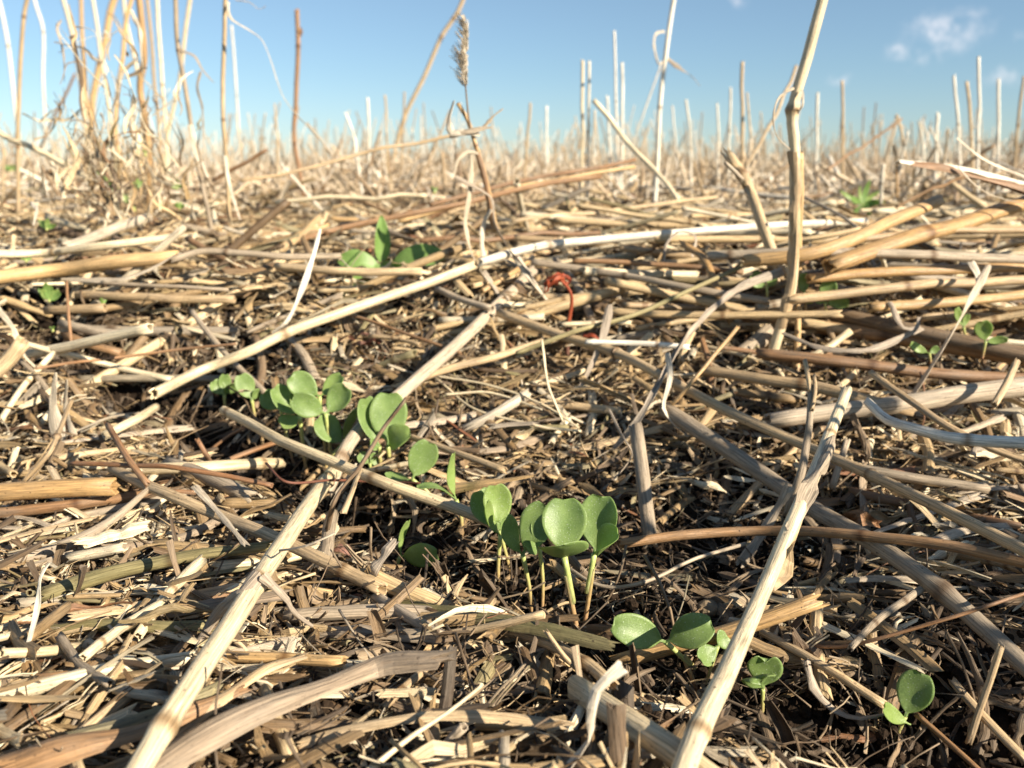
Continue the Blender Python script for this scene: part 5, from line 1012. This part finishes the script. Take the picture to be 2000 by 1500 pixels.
for k, (bx, by, dep, n, sp, lab, up) in enumerate([(345, 372, .52, 4, 16, 'small green weed low at the right of the tall clump', 14), (268, 372, .50, 3, 14, 'small round-leaved weed among the foot of the clump', 22), (95, 590, None, 7, 26, 'low dark green weed below the thick golden straw', 36),
        (90, 450, .44, 4, 20, 'blurred green weed at the left below the clump', 20), (50, 512, None, 3, 14, 'small green leaf tuft at the left edge', 10), (102, 648, None, 2, 9, 'tiny green leaf above the pale straw at the left', 10),
        (612, 445, .50, 3, 10, 'tiny green weed near the narrow white leaf', 9), (200, 598, None, 3, 10, 'tiny green weed beside the topmost hollow tube', 12), (350, 410, .46, 4, 14, 'small green weed behind the cut straw end', 12),
        (283, 305, .50, 2, 10, 'dark green leaf caught high in the tall clump', 24), (848, 378, .62, 2, 10, 'small yellowish green leaf behind the curling stalks of the ear', 14), (20, 335, 1.5, 4, 22, 'faint green weed in the field at the left', 10)]):
    lv = []
    for q in range(n):
        a = math.pi * (.12 + .76 * (q + .5) / n) + rng.normal(0, .15)
        lv.append(d_(tip=(bx + math.cos(a) * sp * rng.uniform(.8, 1.2), by - 4 - math.sin(a) * up * rng.uniform(.8, 1.2), rng.normal(0, .002)), w=sp * .7, roll=rng.uniform(-.5, .5), mat=['weed', 'cotlight'][q % 2]))
    weed((bx, by, 0.014) if dep is None else (bx, by, D(dep)), (bx, by - 4), lv, lab, w=4)

# ------------------------------------------------------------ bristly ear on its stalk
def ear():
    P0 = hit(1000, 540, .01); dep = P0[1]
    at = lambda px, py, d=0: np.array([0, 0, CAMZ]) + ray(px, py) * ((dep + d) / ray(px, py)[1])
    root = link('grass_plant', None, loc=P0); tag(root, 'dead grass plant with a bristly ear and dangling crinkled leaves, standing in the centre', 'dead grass')
    def part(nm, pts, w, mt, rnd=False, w1=None, **kw):
        Q = np.array([at(*p) for p in pts]); W = pxw(Q[[0, -1]], [w, w1 or w]) / 2; g = Geo()
        if rnd: straw_geo(g, Q, W[0], W[1], kw.get('nodes', ()), 10, 1.0, tone=.4)
        else: strip_geo(g, Q, W[0], W[1], tone=rng.random(), **kw)
        link(nm, g.mesh(nm, M[mt], P0), root)
    part('stem', [(895, 203), (912, 232), (922, 262), (936, 305), (950, 350), (960, 400), (968, 450)], 8, 'gold', True, w1=9, nodes=(.33,))
    part('stem', [(921, 262, -.002), (914, 220, -.002), (911, 190, -.002), (909, 166, -.002)], 4, 'dark', True, w1=3)
    part('leaf_sheath', [(932, 300, -.002), (948, 350, -.003), (958, 400, -.003), (968, 445, -.003)], 11, 'brown', curl=1.0, twist=.3)
    part('leaf_blade', [(935, 262, -.004), (905, 258, -.006), (882, 258, -.006), (876, 235, -.004), (886, 198, -.002)], 11, 'leafpale', w1=7, mid=1.4, twist=.8)
    part('leaf_blade', [(960, 248, -.004), (930, 253, -.006), (880, 262, -.006)], 8, 'grey', w1=12, mid=1.3, twist=.3)
    part('leaf_blade', [(945, 248, -.004), (965, 225, -.002), (982, 212, 0)], 8, 'grey', w1=3, twist=.4)
    part('leaf_blade', [(934, 300, -.003), (918, 296, -.005), (896, 310, -.007), (888, 345, -.008)], 6, 'leafpale', w1=6, twist=1.2)
    part('leaf_blade', [(920, 298, -.004), (920, 350, -.005), (915, 400, -.006), (908, 440, -.007), (920, 490, -.008), (948, 545, -.010)], 6, 'leafpale', w1=12, twist=2, mid=1.4)
    part('leaf_blade', [(890, 345, -.006), (930, 365, -.006), (962, 388, -.006), (968, 440, -.008), (990, 480, -.010), (1020, 520, -.012), (1045, 560, -.014)], 9, 'leafgrey', w1=9, twist=2.2, mid=1.3)
    part('leaf_blade', [(958, 410, -.004), (944, 440, -.005), (942, 475, -.007), (945, 500, -.008)], 8, 'leafpale', w1=14, twist=1)
    part('leaf_blade', [(945, 530, -.010), (975, 575, -.014), (1005, 620, -.016), (1030, 670, -.018)], 13, 'leafgrey', w1=5, twist=1.5)
    part('leaf_blade', [(1010, 505, -.012), (1050, 560, -.014), (1090, 610, -.018), (1110, 635, -.02)], 16, 'leafpale', w1=5, twist=1.5)
    # the ear: many small husks round the axis, each with bristles
    g = Geo(); ax = [(909, 168), (906, 140), (908, 100), (909, 60), (903, 30)]; C = catmull(np.array([at(*p) for p in ax]), 40)
    t, n, b = frames(C); pxm = float(pxw(C[20], 1)[0])
    sweep(g, C, circ(6), np.full(40, pxm * 2.5), hollow=False, tone=.3)
    for k in range(150):
        i = int(rng.integers(0, 38)); a = rng.uniform(0, 6.28); wd = (1 - abs(i / 38 - .30) * .95)
        out = math.cos(a) * n[i] + math.sin(a) * b[i]; left = np.array([-1, 0, .1]); d = t[i] * 1.0 + out * .5 + left * (.25 if rng.random() < .5 else 0); d /= np.linalg.norm(d)
        p = C[i] + out * pxm * 4.2 * wd; Lh = pxm * rng.uniform(9, 15)
        s = np.sin(np.linspace(.2, 3.0, 5)); sweep(g, np.array([p + d * Lh * q for q in np.linspace(0, 1, 5)]), circ(5, .2), s * pxm * 2.0 * wd, hollow=False, tone=rng.random(), smooth=False)
        if rng.random() < .85:
            q0 = p + d * Lh * .8; dd = d * .6 + left * rng.uniform(.1, .9) + np.array([0, 0, rng.uniform(-.1, .5)]); dd /= np.linalg.norm(dd); La = pxm * rng.uniform(14, 32) * wd
            sweep(g, np.array([q0, q0 + dd * La * .5, q0 + dd * La + t[i] * La * .1]), circ(3, 0), np.array([1, .8, .4]) * pxm * 1.0, hollow=False, tone=rng.random())
    link('seed_head', g.mesh('seed_head', M['leafpale'], P0), root)
ear()

# ------------------------------------------------------------ dried red stalk and small finds
P0 = hit(1108, 700, 0); dep = P0[1]
at = lambda px, py, d=0: np.array([0, 0, CAMZ]) + ray(px, py) * ((dep + d) / ray(px, py)[1])
at_r = .00055
root = link('dried_stalk', None, loc=P0); tag(root, 'bright orange-red dried stalk with a drooping shrivelled head, near the centre', 'dried stalk')
g = Geo(); straw_geo(g, np.array([P0, at(1108, 660), at(1110, 630)]), .0009, .0008, (), 7, .5, tone=.2); link('lower_stem', g.mesh('lower_stem', M['maroon'], P0), root)
g = Geo(); straw_geo(g, np.array([at(1110, 632), at(1115, 605), at(1117, 582), at(1112, 566), at(1100, 552), at(1092, 546)]), .0008, .0005, (), 8, .5, tone=.6); link('stem', g.mesh('stem', M['red'], P0), root)
for pts, w in [([(1100, 548), (1090, 537), (1078, 542), (1068, 552), (1064, 572)], 9), ([(1108, 556), (1098, 545), (1086, 549), (1076, 560)], 9), ([(1113, 550), (1102, 541), (1088, 538)], 8), ([(1086, 548), (1076, 556), (1070, 570)], 10), ([(1084, 540), (1072, 548), (1066, 560)], 8)]:
    g = Geo(); Q = np.array([at(*p, float(rng.normal(0, .002))) for p in pts]); strip_geo(g, Q, float(pxw(Q[0], w)[0]) / 2, float(pxw(Q[0], w)[0]) / 6, 1.3, 2.5, 1.0, n=22, tone=rng.random()); link('shrivelled_leaf', g.mesh('shrivelled_leaf', M['red'], P0), root)
leaf([(1140, 655, .014), (1158, 655, .015), (1170, 662, .014)], 10, 'red', 'tiny red leaf scrap below the red dried stalk', mid=1.4, th=.1)
leaf([(1660, 1026, .013), (1682, 1012, .017), (1710, 1022, .013)], 36, 'rust', 'folded reddish brown leaf lying in the dark hollow at the right', w1=18, mid=1.3, curl=.9, twist=.3, n=12)
for k, (px, py) in enumerate([(680, 662), (705, 672), (728, 668), (712, 655)]):
    leaf([(px - 18, py, .004), (px, py - 6, .009), (px + 16, py + 2, .004)], 16, 'maroon', 'shrivelled maroon leaf, %s of the small cluster behind the pale leaves' % ['leftmost', 'lowest', 'rightmost', 'topmost'][k], curl=.9, twist=1.5, group='shrivelled maroon leaves')
# broken rusty twigs
for pts, w, lab in [([(385, 858, .018), (400, 885, .014), (418, 912, .006)], 11, 'short upright rusty twig left of the seedlings'), ([(545, 862, .014), (480, 885, .012), (415, 912, .006)], 12, 'rusty twig slanting behind the crossing cream straw'),
                    ([(485, 832, .012), (450, 850, .010), (412, 878, .006)], 7, 'thin pinkish twig behind the rusty ones')]:
    straw(pts, w, 'rust', lab, sides=8, name='twig', cat='twig')
def pebble(px, py, wpx, col, label):
    P = hit(px, py, .002); r = float(pxw(P, wpx)[0]) / 2
    m, nt, b = new_mat('pebble'); t = nt.nodes.new('ShaderNodeTexCoord'); n = nt.nodes.new('ShaderNodeTexNoise'); n.inputs['Scale'].default_value = 900; n.inputs['Detail'].default_value = 5
    nt.links.new(t.outputs['Object'], n.inputs['Vector']); nt.links.new(ramp(nt, n.outputs['Fac'], [(.3, tuple(c * .5 for c in col)), (.6, col), (.8, tuple(min(1, c * 1.6) for c in col))]), b.inputs['Base Color']); b.inputs['Roughness'].default_value = .7
    bp = nt.nodes.new('ShaderNodeBump'); bp.inputs['Distance'].default_value = .0004; nt.links.new(n.outputs['Fac'], bp.inputs['Height']); nt.links.new(bp.outputs[0], b.inputs['Normal'])
    bm = bpy.data.meshes.new('pebble'); import bmesh
    q = bmesh.new(); bmesh.ops.create_icosphere(q, subdivisions=4, radius=r)
    for v in q.verts:
        c = v.co / r; k = 1 + .16 * float(vnoise(c.x * 2 + px, c.y * 2 + c.z * 3)) + .07 * float(vnoise(c.x * 6 + 5, c.y * 6 + c.z * 5)); v.co = Vector((v.co.x * 1.1 * k, v.co.y * k, v.co.z * .85 * k))
    for f in q.faces: f.smooth = True
    q.to_mesh(bm); q.free(); bm.materials.append(m); o = link('pebble', bm, loc=P); tag(o, label, 'pebble')
pebble(668, 1078, 38, (.26, .13, .09), 'round pinkish brown pebble right of the thick cream straw')
pebble(735, 885, 18, (.30, .24, .18), 'small pale pebble low behind the crossing cream straw')
pebble(1382, 1188, 40, (.30, .22, .13), 'pale lumpy clod behind the golden split straw')
